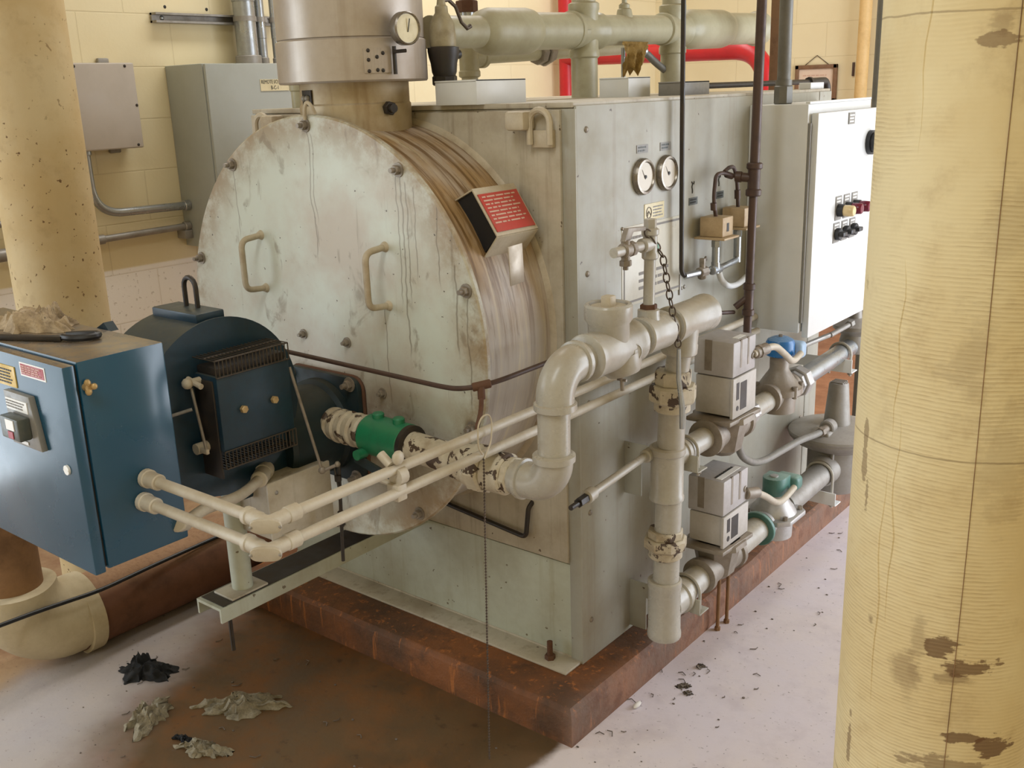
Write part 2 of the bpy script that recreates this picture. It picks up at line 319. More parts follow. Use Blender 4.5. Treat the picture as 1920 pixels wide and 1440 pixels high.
# ------------------------------------------------------------------ mesh building
class MB:
    def __init__(s): s.bm = bmesh.new()
    def _merge(s, t):
        me = bpy.data.meshes.new('tmp'); t.to_mesh(me); t.free(); s.bm.from_mesh(me); bpy.data.meshes.remove(me); return s
    def box(s, lo, hi, bev=0.0, seg=2, rot=None):
        t = bmesh.new(); bmesh.ops.create_cube(t, size=1)
        c = (V(lo)+V(hi))/2; d = V(hi)-V(lo)
        bmesh.ops.scale(t, vec=d, verts=t.verts)
        if bev: bmesh.ops.bevel(t, geom=t.edges[:], offset=min(bev, min(abs(q) for q in d)*0.49), segments=seg, affect='EDGES', profile=0.5)
        if rot is not None: bmesh.ops.rotate(t, cent=(0, 0, 0), matrix=rot.to_3x3(), verts=t.verts)
        bmesh.ops.translate(t, vec=c, verts=t.verts)
        return s._merge(t)
    def rev(s, base, axis, prof, n=32, ref=None):
        """surface of revolution: prof = [(radius, distance along axis)...]"""
        a = V(axis).normalized(); u = a.orthogonal().normalized() if ref is None else (V(ref)-a*a.dot(V(ref))).normalized()
        w = a.cross(u); b = V(base); t = bmesh.new(); rings = []
        for r, h in prof:
            if r < 1e-6: rings.append([t.verts.new(b+a*h)])
            else: rings.append([t.verts.new(b+a*h+(u*math.cos(2*PI*i/n)+w*math.sin(2*PI*i/n))*r) for i in range(n)])
        for p, q in zip(rings, rings[1:]):
            for i in range(n):
                j = (i+1) % n
                if len(p) == 1 and len(q) == 1: continue
                if len(p) == 1: t.faces.new((p[0], q[j], q[i]))
                elif len(q) == 1: t.faces.new((p[i], p[j], q[0]))
                else: t.faces.new((p[i], p[j], q[j], q[i]))
        if len(rings[0]) > 1: t.faces.new(rings[0][::-1])
        if len(rings[-1]) > 1: t.faces.new(rings[-1])
        bmesh.ops.recalc_face_normals(t, faces=t.faces)
        return s._merge(t)
    def cyl(s, p, q, r, r2=None, n=24, bev=0.0, ref=None):
        p = V(p); q = V(q); L = (q-p).length; r2 = r if r2 is None else r2
        if bev: prof = [(r-bev, 0), (r, bev), (r2, L-bev), (r2-bev, L)]
        else: prof = [(r, 0), (r2, L)]
        return s.rev(p, q-p, prof, n, ref)
    def hexnut(s, p, q, r): return s.cyl(p, q, r, n=6, bev=r*0.08)
    def sph(s, c, r, sc_=(1, 1, 1), n=20):
        t = bmesh.new(); bmesh.ops.create_uvsphere(t, u_segments=n, v_segments=n//2, radius=r)
        bmesh.ops.scale(t, vec=sc_, verts=t.verts); bmesh.ops.translate(t, vec=V(c), verts=t.verts); return s._merge(t)
    def tube(s, pts, r, fil=0.0, n=12, cap=True, closed=False, fseg=6):
        pts = [V(p) for p in pts]
        if fil > 0:
            out = [pts[0]]
            for a, b, c in zip(pts, pts[1:], pts[2:]):
                d1 = (a-b); d2 = (c-b); f = min(fil, d1.length*0.49, d2.length*0.49)
                p0 = b+d1.normalized()*f; p1 = b+d2.normalized()*f
                for i in range(fseg+1):
                    k = i/fseg; out.append(p0*(1-k)**2+b*2*k*(1-k)+p1*k*k)
            out.append(pts[-1]); pts = out
        t = bmesh.new(); rings = []; m = len(pts)
        tg = []
        for i in range(m):
            if closed: d = pts[(i+1) % m]-pts[i-1]
            else: d = pts[min(i+1, m-1)]-pts[max(i-1, 0)]
            tg.append(d.normalized() if d.length > 1e-9 else V((0, 0, 1)))
        u = tg[0].orthogonal().normalized()
        for i in range(m):
            u = (u-tg[i]*u.dot(tg[i])); u = u.normalized() if u.length > 1e-6 else tg[i].orthogonal().normalized()
            w = tg[i].cross(u); rr = r[i] if isinstance(r, (list, tuple)) else r
            rings.append([t.verts.new(pts[i]+(u*math.cos(2*PI*k/n)+w*math.sin(2*PI*k/n))*rr) for k in range(n)])
        pairs = list(zip(rings, rings[1:])) + ([(rings[-1], rings[0])] if closed else [])
        for p, q in pairs:
            for k in range(n): t.faces.new((p[k], p[(k+1) % n], q[(k+1) % n], q[k]))
        if cap and not closed: t.faces.new(rings[0][::-1]); t.faces.new(rings[-1])
        bmesh.ops.recalc_face_normals(t, faces=t.faces)
        return s._merge(t)
    def prism(s, pts, d, bev=0.0):
        """flat outline (3-D points) pushed along d"""
        t = bmesh.new(); a = [t.verts.new(V(p)) for p in pts]; f = t.faces.new(a)
        r = bmesh.ops.extrude_face_region(t, geom=[f])
        bmesh.ops.translate(t, vec=V(d), verts=[g for g in r['geom'] if isinstance(g, bmesh.types.BMVert)])
        bmesh.ops.recalc_face_normals(t, faces=t.faces)
        if bev: bmesh.ops.bevel(t, geom=t.edges[:], offset=bev, segments=2, affect='EDGES', profile=0.5)
        return s._merge(t)
    def elbow(s, a, b, c, r, R, n=24, seg=10):
        """bend from a over corner b to c, radius of bend R"""
        a, b, c = V(a), V(b), V(c); d1 = (a-b).normalized(); d2 = (c-b).normalized()
        o = b+d1*R+d2*R; pts = [a]
        for i in range(seg+1):
            k = i/seg*PI/2; pts.append(o-d2*R*math.cos(k)-d1*R*math.sin(k))
        pts.append(c); return s.tube(pts, r, 0, n)
    def dome(s, c, nrm, r, h, n=12):
        prof = [(r*math.cos(k*PI/10), h*math.sin(k*PI/10)) for k in range(5)]+[(0, h)]
        return s.rev(c, nrm, prof, n)

WL = {}
def finish(name, bm_or_mb, mat, loc, parent):
    bm = bm_or_mb.bm
    me = bpy.data.meshes.new(name)
    bm.to_mesh(me); bm.free()
    me.transform(Matrix.Translation(-V(loc)))
    me.shade_smooth(); me.set_sharp_from_angle(angle=0.62)
    me.materials.append(M[mat] if isinstance(mat, str) else mat)
    o = bpy.data.objects.new(name, me); COL.objects.link(o)
    return o
def part(parent, name, mb, mat, label=None, kind=None):
    loc = WL[parent]
    o = finish(name, mb, mat, loc, parent)
    o.parent = parent; WL[o] = V(loc)
    if label: o['label'] = label
    if kind: o['kind'] = kind
    return o
def thing(name, label, cat, loc, group=None):
    o = bpy.data.objects.new(name, None); o.empty_display_size = 0.05; COL.objects.link(o)
    o.location = loc; WL[o] = V(loc); o['label'] = label; o['category'] = cat
    if group: o['group'] = group
    return o
def solo(name, mb, mat, label, cat, loc, group=None, kind=None):
    o = finish(name, mb, mat, loc, None); o.location = loc; WL[o] = V(loc); o['label'] = label; o['category'] = cat
    if group: o['group'] = group
    if kind: o['kind'] = kind
    return o
def struct(name, mb, mat):
    o = finish(name, mb, mat, (0, 0, 0), None); o['kind'] = 'structure'; WL[o] = V((0, 0, 0)); return o
def text_mb(txt, size, origin, xdir, ydir, depth=0.0006, spacing=1.0, align='CENTER', xs=1.0):
    cu = bpy.data.curves.new('t', 'FONT'); cu.body = txt; cu.size = size; cu.align_x = align; cu.align_y = 'CENTER'
    cu.space_character = spacing; cu.extrude = depth; cu.resolution_u = 3
    ob = bpy.data.objects.new('t', cu); COL.objects.link(ob)
    dg = bpy.context.evaluated_depsgraph_get(); dg.update()
    me = bpy.data.meshes.new_from_object(ob.evaluated_get(dg))
    bpy.data.objects.remove(ob); bpy.data.curves.remove(cu)
    x = V(xdir).normalized()*xs; y = V(ydir).normalized(); z = V(xdir).normalized().cross(y)
    m = Matrix(((x.x, y.x, z.x, origin[0]), (x.y, y.y, z.y, origin[1]), (x.z, y.z, z.z, origin[2]), (0, 0, 0, 1)))
    me.transform(m); mb = MB(); mb.bm.from_mesh(me); bpy.data.meshes.remove(me); return mb
def dashes(mb, origin, xdir, ydir, w, h, rows, seed=1, fill=0.85, thick=0.0008, gap=0.45, word=(0.08, 0.2)):
    """rows of print too small to read"""
    rnd = random.Random(seed); x = V(xdir).normalized(); y = V(ydir).normalized(); z = x.cross(y)
    for r in range(rows):
        yy = -h*(r+0.5)/rows; hh = h/rows*(1-gap)/2; a = 0.0; end = w*(fill if r % 3 else min(1, fill+0.1))
        while a < end:
            b = min(end, a+w*rnd.uniform(*word))
            p = V(origin)+x*a+y*yy
            mb.prism([p-y*hh, p+x*(b-a)-y*hh, p+x*(b-a)+y*hh, p+y*hh], z*thick)
            a = b+w*0.035
    return mb
def bolt(mb, p, d, r=0.011, l=0.016, stud=0.02):
    p = V(p); d = V(d).normalized()
    mb.cyl(p, p+d*0.003, r*1.5, n=16)
    mb.hexnut(p+d*0.003, p+d*(0.003+l*0.7), r)
    if stud: mb.cyl(p+d*l*0.7, p+d*(l*0.7+stud), r*0.52, n=10)
    return mb

# ------------------------------------------------------------------ the room
XL, YB, XR, YF, ZC = -2.46, 4.45, 2.05, -5.2, 3.6
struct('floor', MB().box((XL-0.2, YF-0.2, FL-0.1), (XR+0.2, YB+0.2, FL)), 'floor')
w = MB()                                             # left wall with a doorway out of frame, near the camera side
D0, D1, DH = -3.9, -1.45, 2.3
w.box((XL-0.2, D1, FL), (XL, YB+0.2, ZC)); w.box((XL-0.2, YF-0.2, FL), (XL, D0, ZC)); w.box((XL-0.2, D0, DH), (XL, D1, ZC))
struct('wall_left', w, 'wall_l')
struct('wall_back', MB().box((XL, YB, FL), (XR+0.2, YB+0.2, ZC)), 'wall_b')
w = MB()                                             # right wall with a wide doorway, out of frame behind the wrapped column
B0, B1, BH = 1.2, 3.7, 2.35
w.box((XR, YF, FL), (XR+0.2, B0, ZC)); w.box((XR, B1, FL), (XR+0.2, YB, ZC)); w.box((XR, B0, BH), (XR+0.2, B1, ZC))
struct('wall_right', w, 'wall_o')
struct('wall_front', MB().box((XL, YF-0.2, FL), (XR+0.2, YF, ZC)), 'wall_o')
struct('ceiling', MB().box((XL-0.2, YF-0.2, ZC), (XR+0.2, YB+0.2, ZC+0.1)), 'ceil')

# concrete pad under the boiler, hand-trowelled with soft edges
def pad():
    t = bmesh.new(); bmesh.ops.create_cube(t, size=1)
    lo = V((-1.17, -0.188, FL)); hi = V((0.098, 1.75, 0.0))
    bmesh.ops.scale(t, vec=hi-lo, verts=t.verts); bmesh.ops.translate(t, vec=(lo+hi)/2, verts=t.verts)
    top = [e for e in t.edges if all(v.co.z > -0.01 for v in e.verts)]
    bmesh.ops.bevel(t, geom=top, offset=0.028, segments=3, affect='EDGES', profile=0.6)
    bmesh.ops.subdivide_edges(t, edges=t.edges[:], cuts=3, use_grid_fill=True)
    bmesh.ops.subdivide_edges(t, edges=[e for e in t.edges if e.calc_length() > 0.12], cuts=3, use_grid_fill=True)
    for v in t.verts:
        if v.co.z > FL+0.01:
            k = noise.noise(v.co*7)*0.008
            if v.co.x > 0.03 or v.co.y < -0.12: v.co += V((k if v.co.x > 0.03 else 0, -k if v.co.y < -0.12 else 0, -abs(k)*0.6))
    m = MB(); m.bm.free(); m.bm = t; return m
solo('concrete_pad', pad(), 'pad', 'low rust-stained concrete pad under the boiler', 'pad', (-0.5, 0.7, FL))

# ------------------------------------------------------------------ boiler
CX, CZ, YD = -0.555, 0.852, -0.272
H = 1.38
boiler = thing('boiler', 'large pale grey boiler with a round front door, standing on the rusty pad', 'boiler', (CX, 0.7, 0.0))
W0 = -1.11
b = MB()
b.box((W0, 0.0, 0.0), (0.0, 1.425, H-0.012), 0.004)
b.box((W0-0.004, -0.004, H-0.012), (0.0, 1.43, H), 0.002)
casing = part(boiler, 'casing', b, 'front')
part(boiler, 'side_panel', MB().box((-0.001, -0.001, 0.0), (0.006, 1.329, H-0.008), 0.002).box((-0.03, -0.006, 0.0), (0.006, 0.0, H-0.014), 0.0015), 'boiler')
part(boiler, 'rear_side_panel', MB().box((-0.001, 1.334, 0.0), (0.006, 1.428, H-0.008), 0.002), 'boiler')
# upper front sheet stands proud of the lower skirt, with a shadowed joint
part(boiler, 'upper_front_panel', MB().box((W0, -0.014, 0.275), (-0.03, 0.002, H-0.016), 0.003), 'front')
part(boiler, 'lower_front_panel', MB().box((W0, -0.004, 0.002), (-0.03, 0.002, 0.268), 0.002), 'skirt')
part(boiler, 'base_angle', MB().box((W0, -0.073, 0.0), (0.0, 0.0, 0.007), 0.002).box((W0, -0.006, 0.0), (-0.03, 0.0, 0.012)), 'front')
ab = MB(); ab.hexnut((-0.073, -0.04, 0.006), (-0.073, -0.04, 0.019), 0.014); ab.cyl((-0.073, -0.04, 0.0), (-0.073, -0.04, 0.056), 0.0075, n=14)
part(boiler, 'anchor_bolt', ab, 'rust')
# drum
dr = MB(); n = 96
dr.rev((CX, 0.02, CZ), (0, -1, 0), [(0.497, 0), (0.497, 0.02), (0.492, 0.034), (0.492, -YD-0.004), (0.492, -YD+0.004)], n)
part(boiler, 'drum_shell', dr, 'drum')
part(boiler, 'drum_weld_ring', MB().rev((CX, -0.002, CZ), (0, -1, 0), [(0.506, 0), (0.510, 0.006), (0.506, 0.012), (0.495, 0.018)], n), 'lug')
dd = MB().rev((CX, YD+0.004, CZ), (0, -1, 0), [(0.514, 0), (0.518, 0.003), (0.518, 0.012), (0.514, 0.016), (0, 0.016)], n)
door = part(boiler, 'front_door', dd, 'disc')
YF0 = YD-0.012
for hx in (-0.762, -0.322):
    m = MB()
    m.tube([(hx, YF0, 1.082), (hx, YF0-0.062, 1.076), (hx, YF0-0.062, 0.952), (hx, YF0, 0.948)], 0.0075, 0.022, 12)
    for z in (1.082, 0.948): m.cyl((hx, YF0+0.001, z), (hx, YF0-0.008, z), 0.013, 0.009, n=14)
    part(door, 'door_handle', m, 'lug')
for k in range(10):
    a = math.radians(36*k)
    p = (CX+0.495*math.sin(a), YF0, CZ+0.495*math.cos(a))
    part(door, 'door_bolt', bolt(MB(), p, (0, -1, 0), 0.0105, 0.017, 0.014), 'cast')
for p in ((-0.631, 0.844), (-0.472, 0.843), (-0.362, 0.734), (-0.745, 0.734)):
    part(door, 'burner_stud', bolt(MB(), (p[0], YF0, p[1]), (0, -1, 0), 0.0085, 0.013, 0.010), 'cast')
hk = MB().tube([(CX+0.004, YF0-0.004, 1.36), (CX+0.012, YF0-0.01, 1.385), (CX+0.02, YF0-0.008, 1.40), (CX+0.030, YF0-0.004, 1.39), (CX+0.031, YF0+0.004, 1.372)], 0.0045, 0.01, 8)
part(door, 'wire_hook', hk, 'lug')
# run-down oil lines are on the door material; lifting lugs on the front, left and right
for s in (1, -1):
    c = CX+s*0.485
    m = MB(); o = lambda x: CX+s*(x-CX)
    # bent plate: flat tongue, arch and plate with a hole
    arch = [(o(-0.151), -0.016, 1.362), (o(-0.105), -0.016, 1.366)]
    m.box((min(o(-0.150), o(-0.095)), -0.06, 1.322), (max(o(-0.150), o(-0.095)), -0.014, 1.364), 0.008)
    out = []
    x0, x1, zt, zb = o(-0.104), o(-0.038), 1.352, 1.288
    xm, rr = (x0+x1)/2, abs(x1-x0)/2
    out = [(x0, -0.03, zb), (x0, -0.03, zt-0.012)] + [(xm-(xm-x0)*math.cos(k*PI/8), -0.03, zt-0.012+rr*math.sin(k*PI/8)) for k in range(1, 8)] + [(x1, -0.03, zt-0.012), (x1, -0.03, zb)]
    ri = rr*0.62
    inn = [(xm+(xm-x0)/rr*ri*-1*math.cos(k*PI/8), -0.03, zt-0.016+ri*math.sin(k*PI/8)) for k in range(0, 9)]
    ring = bmesh.new()
    tubepts = [(xm-(xm-x0)*0.84*math.cos(k*PI/10), -0.032, zt-0.014+rr*0.84*math.sin(k*PI/10)) for k in range(11)]
    tubepts = [(tubepts[0][0], -0.032, zb+0.003)] + tubepts + [(tubepts[-1][0], -0.032, zb+0.003)]
    ring.free(); m.tube(tubepts, 0.0075, 0, 8)
    m.box((min(x0, x1)+0.004, -0.026, zb-0.004), (max(x0, x1)-0.004, -0.012, zt-0.03), 0.002)
    part(boiler, 'lifting_lug', m, 'lug')
# things screwed to the control side (x = 0.006 face)
SX = 0.006
for (y, z) in ((0.269, 1.198), (0.380, 1.198)):
    g = MB().rev((SX, y, z), (1, 0, 0), [(0.044, 0), (0.044, 0.008), (0.041, 0.014), (0.036, 0.015), (0.034, 0.010), (0.0, 0.010)], 40)
    gg = part(boiler, 'pressure_gauge', g, 'chrome')
    part(gg, 'gauge_dial', MB().cyl((SX+0.0101, y, z), (SX+0.0108, y, z), 0.0335, n=36), 'glass')
    part(gg, 'gauge_needle', MB().prism([(SX+0.0112, y-0.0012, z-0.006), (SX+0.0112, y+0.0012, z-0.006), (SX+0.0112, y-0.016, z+0.018)], (0.0006, 0, 0)).cyl((SX+0.0108, y, z), (SX+0.013, y, z), 0.004, n=12), 'ink')
for (y0, y1, z0, z1) in ((0.245, 0.296, 1.254, 1.273), (0.354, 0.405, 1.253, 1.273)):
    pl = part(boiler, 'gauge_plate', MB().box((SX-0.001, y0, z0), (SX+0.0015, y1, z1)), 'grey_label')
    part(pl, 'print', dashes(MB(), (SX+0.0015, y0+0.006, z1-0.002), (0, 1, 0), (0, 0, 1), 0.036, 0.015, 2, int(y0*1000)), 'dark_label')
pl = part(boiler, 'maker_plate', MB().box((SX-0.001, 0.281, 1.089), (SX+0.002, 0.374, 1.130), 0.001), 'cream_label')
mm = MB()
cy_, cz_ = 0.300, 1.108
mm.tube([(SX+0.0025, cy_+0.0115*math.cos(k*PI/10), cz_+0.0135*math.sin(k*PI/10)) for k in range(20)], 0.0012, 0, 6, closed=True)
mm.tube([(SX+0.0025, cy_-0.008, cz_-0.009), (SX+0.0025, cy_-0.001, cz_+0.004), (SX+0.0025, cy_+0.009, cz_-0.007)], 0.0013, 0, 6)
mm.tube([(SX+0.0025, cy_-0.001, cz_+0.004), (SX+0.0025, cy_-0.0105, cz_-0.002)], 0.0008, 0, 6)
part(pl, 'plate_emblem', mm, 'ink_grey')
part(pl, 'print', dashes(MB(), (SX+0.002, 0.320, 1.124), (0, 1, 0), (0, 0, 1), 0.048, 0.03, 4, 7, gap=0.6), M['grey_label'])
sg = part(boiler, 'instruction_sign', MB().box((SX-0.001, 0.179, 0.889), (SX+0.0015, 0.471, 1.085), 0.001), 'sign', 'pale sign board with a dark ruled border')
fr = MB()
for (y0, y1, z0, z1) in ((0.188, 0.464, 1.073, 1.078), (0.188, 0.464, 0.897, 0.902), (0.186, 0.190, 0.90, 1.075), (0.461, 0.465, 0.90, 1.075)): fr.box((SX+0.001, y0, z0), (SX+0.0024, y1, z1))
part(sg, 'border', fr, 'ink_grey')
ds = MB()
dashes(ds, (SX+0.0015, 0.205, 1.062), (0, 1, 0), (0, 0, 1), 0.075, 0.012, 1, 3)
dashes(ds, (SX+0.0015, 0.255, 0.972), (0, 1, 0), (0, 0, 1), 0.15, 0.055, 3, 5, word=(0.12, 0.3), gap=0.6)
part(sg, 'print', ds, 'ink_grey')
part(sg, 'green_logo', MB().rev((SX+0.0012, 0.318, 1.012), (1, 0, 0), [(0.032, 0), (0.032, 0.001), (0, 0.001)], 24), 'green')
scr = MB()
for y, z in ((0.181, 1.083), (0.469, 1.083), (0.181, 0.891), (0.469, 0.891)): scr.dome((SX+0.0015, y, z), (1, 0, 0), 0.0045, 0.003)
part(sg, 'screws', scr, 'chrome')
for (y0, y1, z0, z1) in ((0.502, 0.547, 1.104, 1.123), (0.652, 0.694, 1.106, 1.125)):
    pl = part(boiler, 'small_tag', MB().box((SX-0.001, y0, z0), (SX+0.0015, y1, z1)), 'dark_label')
    part(pl, 'print', dashes(MB(), (SX+0.0015, y0+0.005, z1-0.002), (0, 1, 0), (0, 0, 1), 0.034, 0.014, 2, 11), 'ink')
wr = MB()
for (y, z, s_) in ((0.515, 1.15, 1), (0.662, 1.155, 1)):
    wr.tube([(SX+0.0008, y, z+0.014), (SX+0.0008, y+0.006, z+0.008), (SX+0.0008, y+0.001, z+0.002), (SX+0.0008, y+0.005, z-0.008), (SX+0.0008, y+0.004, z-0.016)], 0.0016, 0.004, 6)
    wr.tube([(SX+0.0008, y+0.013, z+0.014), (SX+0.0008, y+0.011, z+0.007)], 0.0015, 0, 6)
part(boiler, 'marker_scrawl', wr, 'ink')
for (y, z) in ((0.036, 1.32), (0.034, 0.998), (0.033, 0.687), (0.033, 0.405), (0.033, 0.111), (0.60, 0.95), (1.30, 0.95), (1.30, 0.30)):
    part(boiler, 'panel_screw', MB().dome((SX, y, z), (1, 0, 0), 0.0075, 0.005), 'cast')
part(boiler, 'cleaning_bar', MB().tube([(-0.46, -0.014, 0.352), (-0.44, -0.026, 0.350), (-0.148, -0.03, 0.322), (-0.137, -0.03, 0.405), (-0.137, -0.012, 0.415)], 0.0062, 0.016, 10), 'blackmetal')
# rating-plate stand-off welded to the drum shoulder
m = MB()
ang = math.radians(57)
def on_drum(a, y, out=0.0): return V((CX+(0.492+out)*math.sin(a), y, CZ+(0.492+out)*math.cos(a)))
a0, a1 = math.radians(49.5), math.radians(62)
y0, y1 = -0.190, -0.045
for (aa, bb) in ((a0, a0-0.03), (a1, a1+0.05)):
    p = on_drum(bb, y0, -0.004); q = on_drum(bb, y1, -0.004); r_ = on_drum(aa, y1, 0.052); s_ = on_drum(aa, y0, 0.052)
    nrm = (q-p).cross(s_-p).normalized()*0.003
    m.prism([p, q, r_, s_], nrm)
p = on_drum(a0, y0, 0.052); q = on_drum(a0, y1, 0.052); r_ = on_drum(a1, y1, 0.052); s_ = on_drum(a1, y0, 0.052)
nr = (q-p).cross(s_-p).normalized()
if nr.x < 0: nr = -nr
m.prism([p, q, r_, s_], nr*0.003)
br = part(boiler, 'plate_bracket', m, 'lug')
part(br, 'bracket_shade', MB().prism([on_drum(a0-0.02, y0+0.006, 0.0), on_drum(a0, y0+0.006, 0.050), on_drum(a1, y0+0.006, 0.050), on_drum(a1+0.03, y0+0.006, 0.0)], (0, 0.003, 0)), 'black', 'black sheet standing in for the shade inside the bracket')  # bracket is open here; added black sheet draws the shade inside it
u = (s_-p); v = (q-p); o0 = p+nr*0.0035
pp = [o0+u*0.14+v*0.04, o0+u*0.14+v*0.96, o0+u*0.93+v*0.96, o0+u*0.93+v*0.04]
rp = part(br, 'rating_plate', MB().prism(pp, nr*0.002), 'red_plate', 'worn red rating plate')
ud = -u.normalized(); vd = v.normalized()
dm = dashes(MB(), pp[0]+nr*0.0022+v*0.05+u*0.03, vd, ud, v.length*0.82, u.length*0.62, 8, 21, gap=0.62, word=(0.06, 0.3), thick=0.0006)
part(rp, 'print', dm, 'ink_pale')
ht = MB().box((-0.028, -0.209, 1.008), (-0.0255, -0.161, 1.093), 0.001, rot=Matrix.Rotation(0.05, 4, 'X'))
solo('hang_tag', ht, 'tag', 'plain metal tag hanging below the red rating plate', 'tag', (-0.027, -0.185, 1.05))

# ------------------------------------------------------------------ flue
FY = -0.124
FXC = -0.555
fl = thing('flue_stack', 'wide stainless flue pipe rising from the top of the boiler drum', 'flue', (FXC, FY, 1.35))
part(fl, 'collar', MB().rev((FXC, FY, 1.27), (0, 0, 1), [(0.133, 0), (0.133, 0.118), (0.130, 0.122), (0.130, 0.19)], 64), 'collar')
part(fl, 'flue_band', MB().rev((FXC, FY, 1.438), (0, 0, 1), [(0.12, 0), (0.174, 0.0), (0.177, 0.004), (0.177, 0.092), (0.172, 0.096)], 72), 'steel')
part(fl, 'flue_pipe', MB().rev((FXC, FY, 1.53), (0, 0, 1), [(0.165, 0), (0.173, 0.006), (0.173, ZC-1.53)], 72), 'steel')
def polar(a, r, z): return V((FXC+r*math.sin(a), FY-r*math.cos(a), z))
m = MB()                                             # riveted latch plate on the band
for k in range(6):
    pass
def curved(mb, a0, a1, z0, z1, r, th, n=8):
    t = bmesh.new()
    for i in range(n):
        aa, ab_ = a0+(a1-a0)*i/n, a0+(a1-a0)*(i+1)/n
        c = [polar(aa, r, z0), polar(ab_, r, z0), polar(ab_, r, z1), polar(aa, r, z1)]
        mb.prism(c, (polar((aa+ab_)/2, 1, 0)-polar((aa+ab_)/2, 0, 0))*th)
    t.free(); return mb
A1 = math.radians(66)
m = curved(MB(), A1-0.19, A1+0.17, 1.456, 1.508, 0.1765, 0.003)
lt = part(fl, 'latch_plate', m, 'steel')
m = MB()
m.cyl(polar(A1+0.20, 0.186, 1.452), polar(A1+0.20, 0.186, 1.512), 0.0045, n=10); m.cyl(polar(A1+0.17, 0.190, 1.50), polar(A1+0.33, 0.197, 1.502), 0.004, n=8)
for a, z in ((-.13, 1.46), (-.13, 1.484), (-.13, 1.504), (-.02, 1.49), (.06, 1.498), (-.02, 1.462), (.05, 1.461)): m.dome(polar(A1+a, 0.1795, z), polar(A1+a, 1, 0)-polar(A1+a, 0, 0), 0.0045, 0.003, 8)
part(lt, 'rivets', m, 'blackmetal')
A2 = math.radians(-10)
m = curved(MB(), A2-0.15, A2+0.15, 1.390, 1.424, 0.130, 0.004, 5)
cp = part(fl, 'clamp_plate', m, 'blackmetal')
m = MB()
for a in (-.06, .05): m.dome(polar(A2+a, 0.134, 1.406), polar(A2+a, 1, 0)-polar(A2+a, 0, 0), 0.008, 0.008, 8)
part(cp, 'clamp_bolts', m, 'galv_dull')
A3 = math.radians(80)
m = MB().cyl(polar(A3, 0.128, 1.378), polar(A3, 0.160, 1.378), 0.010, n=14)
m.hexnut(polar(A3, 0.134, 1.378), polar(A3, 0.150, 1.378), 0.016)
part(fl, 'sampling_plug', m, 'blackmetal')
A4 = math.radians(82)
nrm = polar(A4, 1, 0)-polar(A4, 0, 0)
gd = V((0.62, -0.78, -0.05)).normalized()
g0 = polar(A4, 0.168, 1.548)
m = MB().cyl(g0, g0+nrm*0.035, 0.008, n=12)
g1 = g0+nrm*0.030
m.rev(g1, nrm, [(0.034, 0), (0.036, 0.004), (0.036, 0.022), (0.033, 0.026), (0.031, 0.021), (0, 0.021)], 40)
tg = part(fl, 'stack_thermometer', m, 'chrome')
part(tg, 'dial', MB().cyl(g1+nrm*0.0212, g1+nrm*0.0216, 0.0305, n=36), 'cream_label')
part(tg, 'pointer', MB().cyl(g1+nrm*0.0225+V((0, 0, -0.008)), g1+nrm*0.0225+V((0.004, 0.003, 0.02)), 0.0011, n=6), 'ink')
# small vent stub behind the collar
VSX, VSY = -1.03, 0.10
m = MB().cyl((VSX, VSY, H-0.005), (VSX, VSY, H+0.085), 0.021, n=24); m.cyl((VSX, VSY, H+0.045), (VSX, VSY, H+0.085), 0.0255, n=24, bev=0.003)
m.tube([(VSX, VSY, H+0.07), (VSX, VSY, H+0.105), (VSX-0.05, VSY+0.02, H+0.108)], 0.026, 0.03, 20)
solo('vent_stub', m, 'header', 'short pale pipe elbow left of the flue collar', 'pipe', (VSX, VSY, H))

# ------------------------------------------------------------------ burner
BX, BZ = CX, 0.63
bu = thing('burner', 'dark blue burner with round fan housing bolted to the boiler door', 'burner', (BX, -0.55, 0.5))
# flange and neck
def rsq(x0, x1, z0, z1, y, r, n=5):
    out = []
    for (cx, cz, a) in ((x1-r, z1-r, 0), (x0+r, z1-r, 1), (x0+r, z0+r, 2), (x1-r, z0+r, 3)):
        for k in range(n+1):
            t_ = (a+k/n)*PI/2; out.append((cx+r*math.cos(t_), y, cz+r*math.sin(t_)))
    return out
part(bu, 'mounting_flange', MB().prism(rsq(BX-0.134, BX+0.134, BZ-0.134, BZ+0.134, YF0-0.012, 0.03), (0, -0.014, 0), 0.003), 'burner_dark')
part(bu, 'rope_gasket', MB().tube([(p[0], YF0-0.006, p[2]) for p in rsq(BX-0.130, BX+0.130, BZ-0.130, BZ+0.130, 0, 0.03)], 0.0062, 0, 8, closed=True), 'rust')
for sx in (-1, 1):
    for sz in (-1, 1):
        part(bu, 'flange_bolt', bolt(MB(), (BX+sx*0.108, YF0-0.026, BZ+sz*0.118), (0, -1, 0), 0.012, 0.016, 0.016), 'cast')
part(bu, 'burner_neck', MB().rev((BX, YF0-0.024, BZ), (0, -1, 0), [(0.118, 0), (0.118, 0.02), (0.108, 0.028), (0.108, 0.17), (0.10, 0.18)], 48), 'burner_dark')
# fan housing: round casing, axis across the boiler front
HX0, HX1, HY, HZ, HR = -0.665, -0.478, -0.640, 0.775, 0.192
m = MB().rev((HX0, HY, HZ), (1, 0, 0), [(HR-0.006, 0), (HR, 0.004), (HR, HX1-HX0-0.004), (HR-0.004, HX1-HX0)], 64)
m.box((HX0+0.01, -0.62, 0.545), (HX1-0.006, -0.44, 0.70), 0.01)
hs = part(bu, 'fan_housing', m, 'burner')
part(hs, 'housing_rim', MB().rev((HX1-0.002, HY, HZ), (1, 0, 0), [(HR+0.004, 0), (HR+0.004, 0.006), (HR-0.008, 0.006)], 64), 'burner')
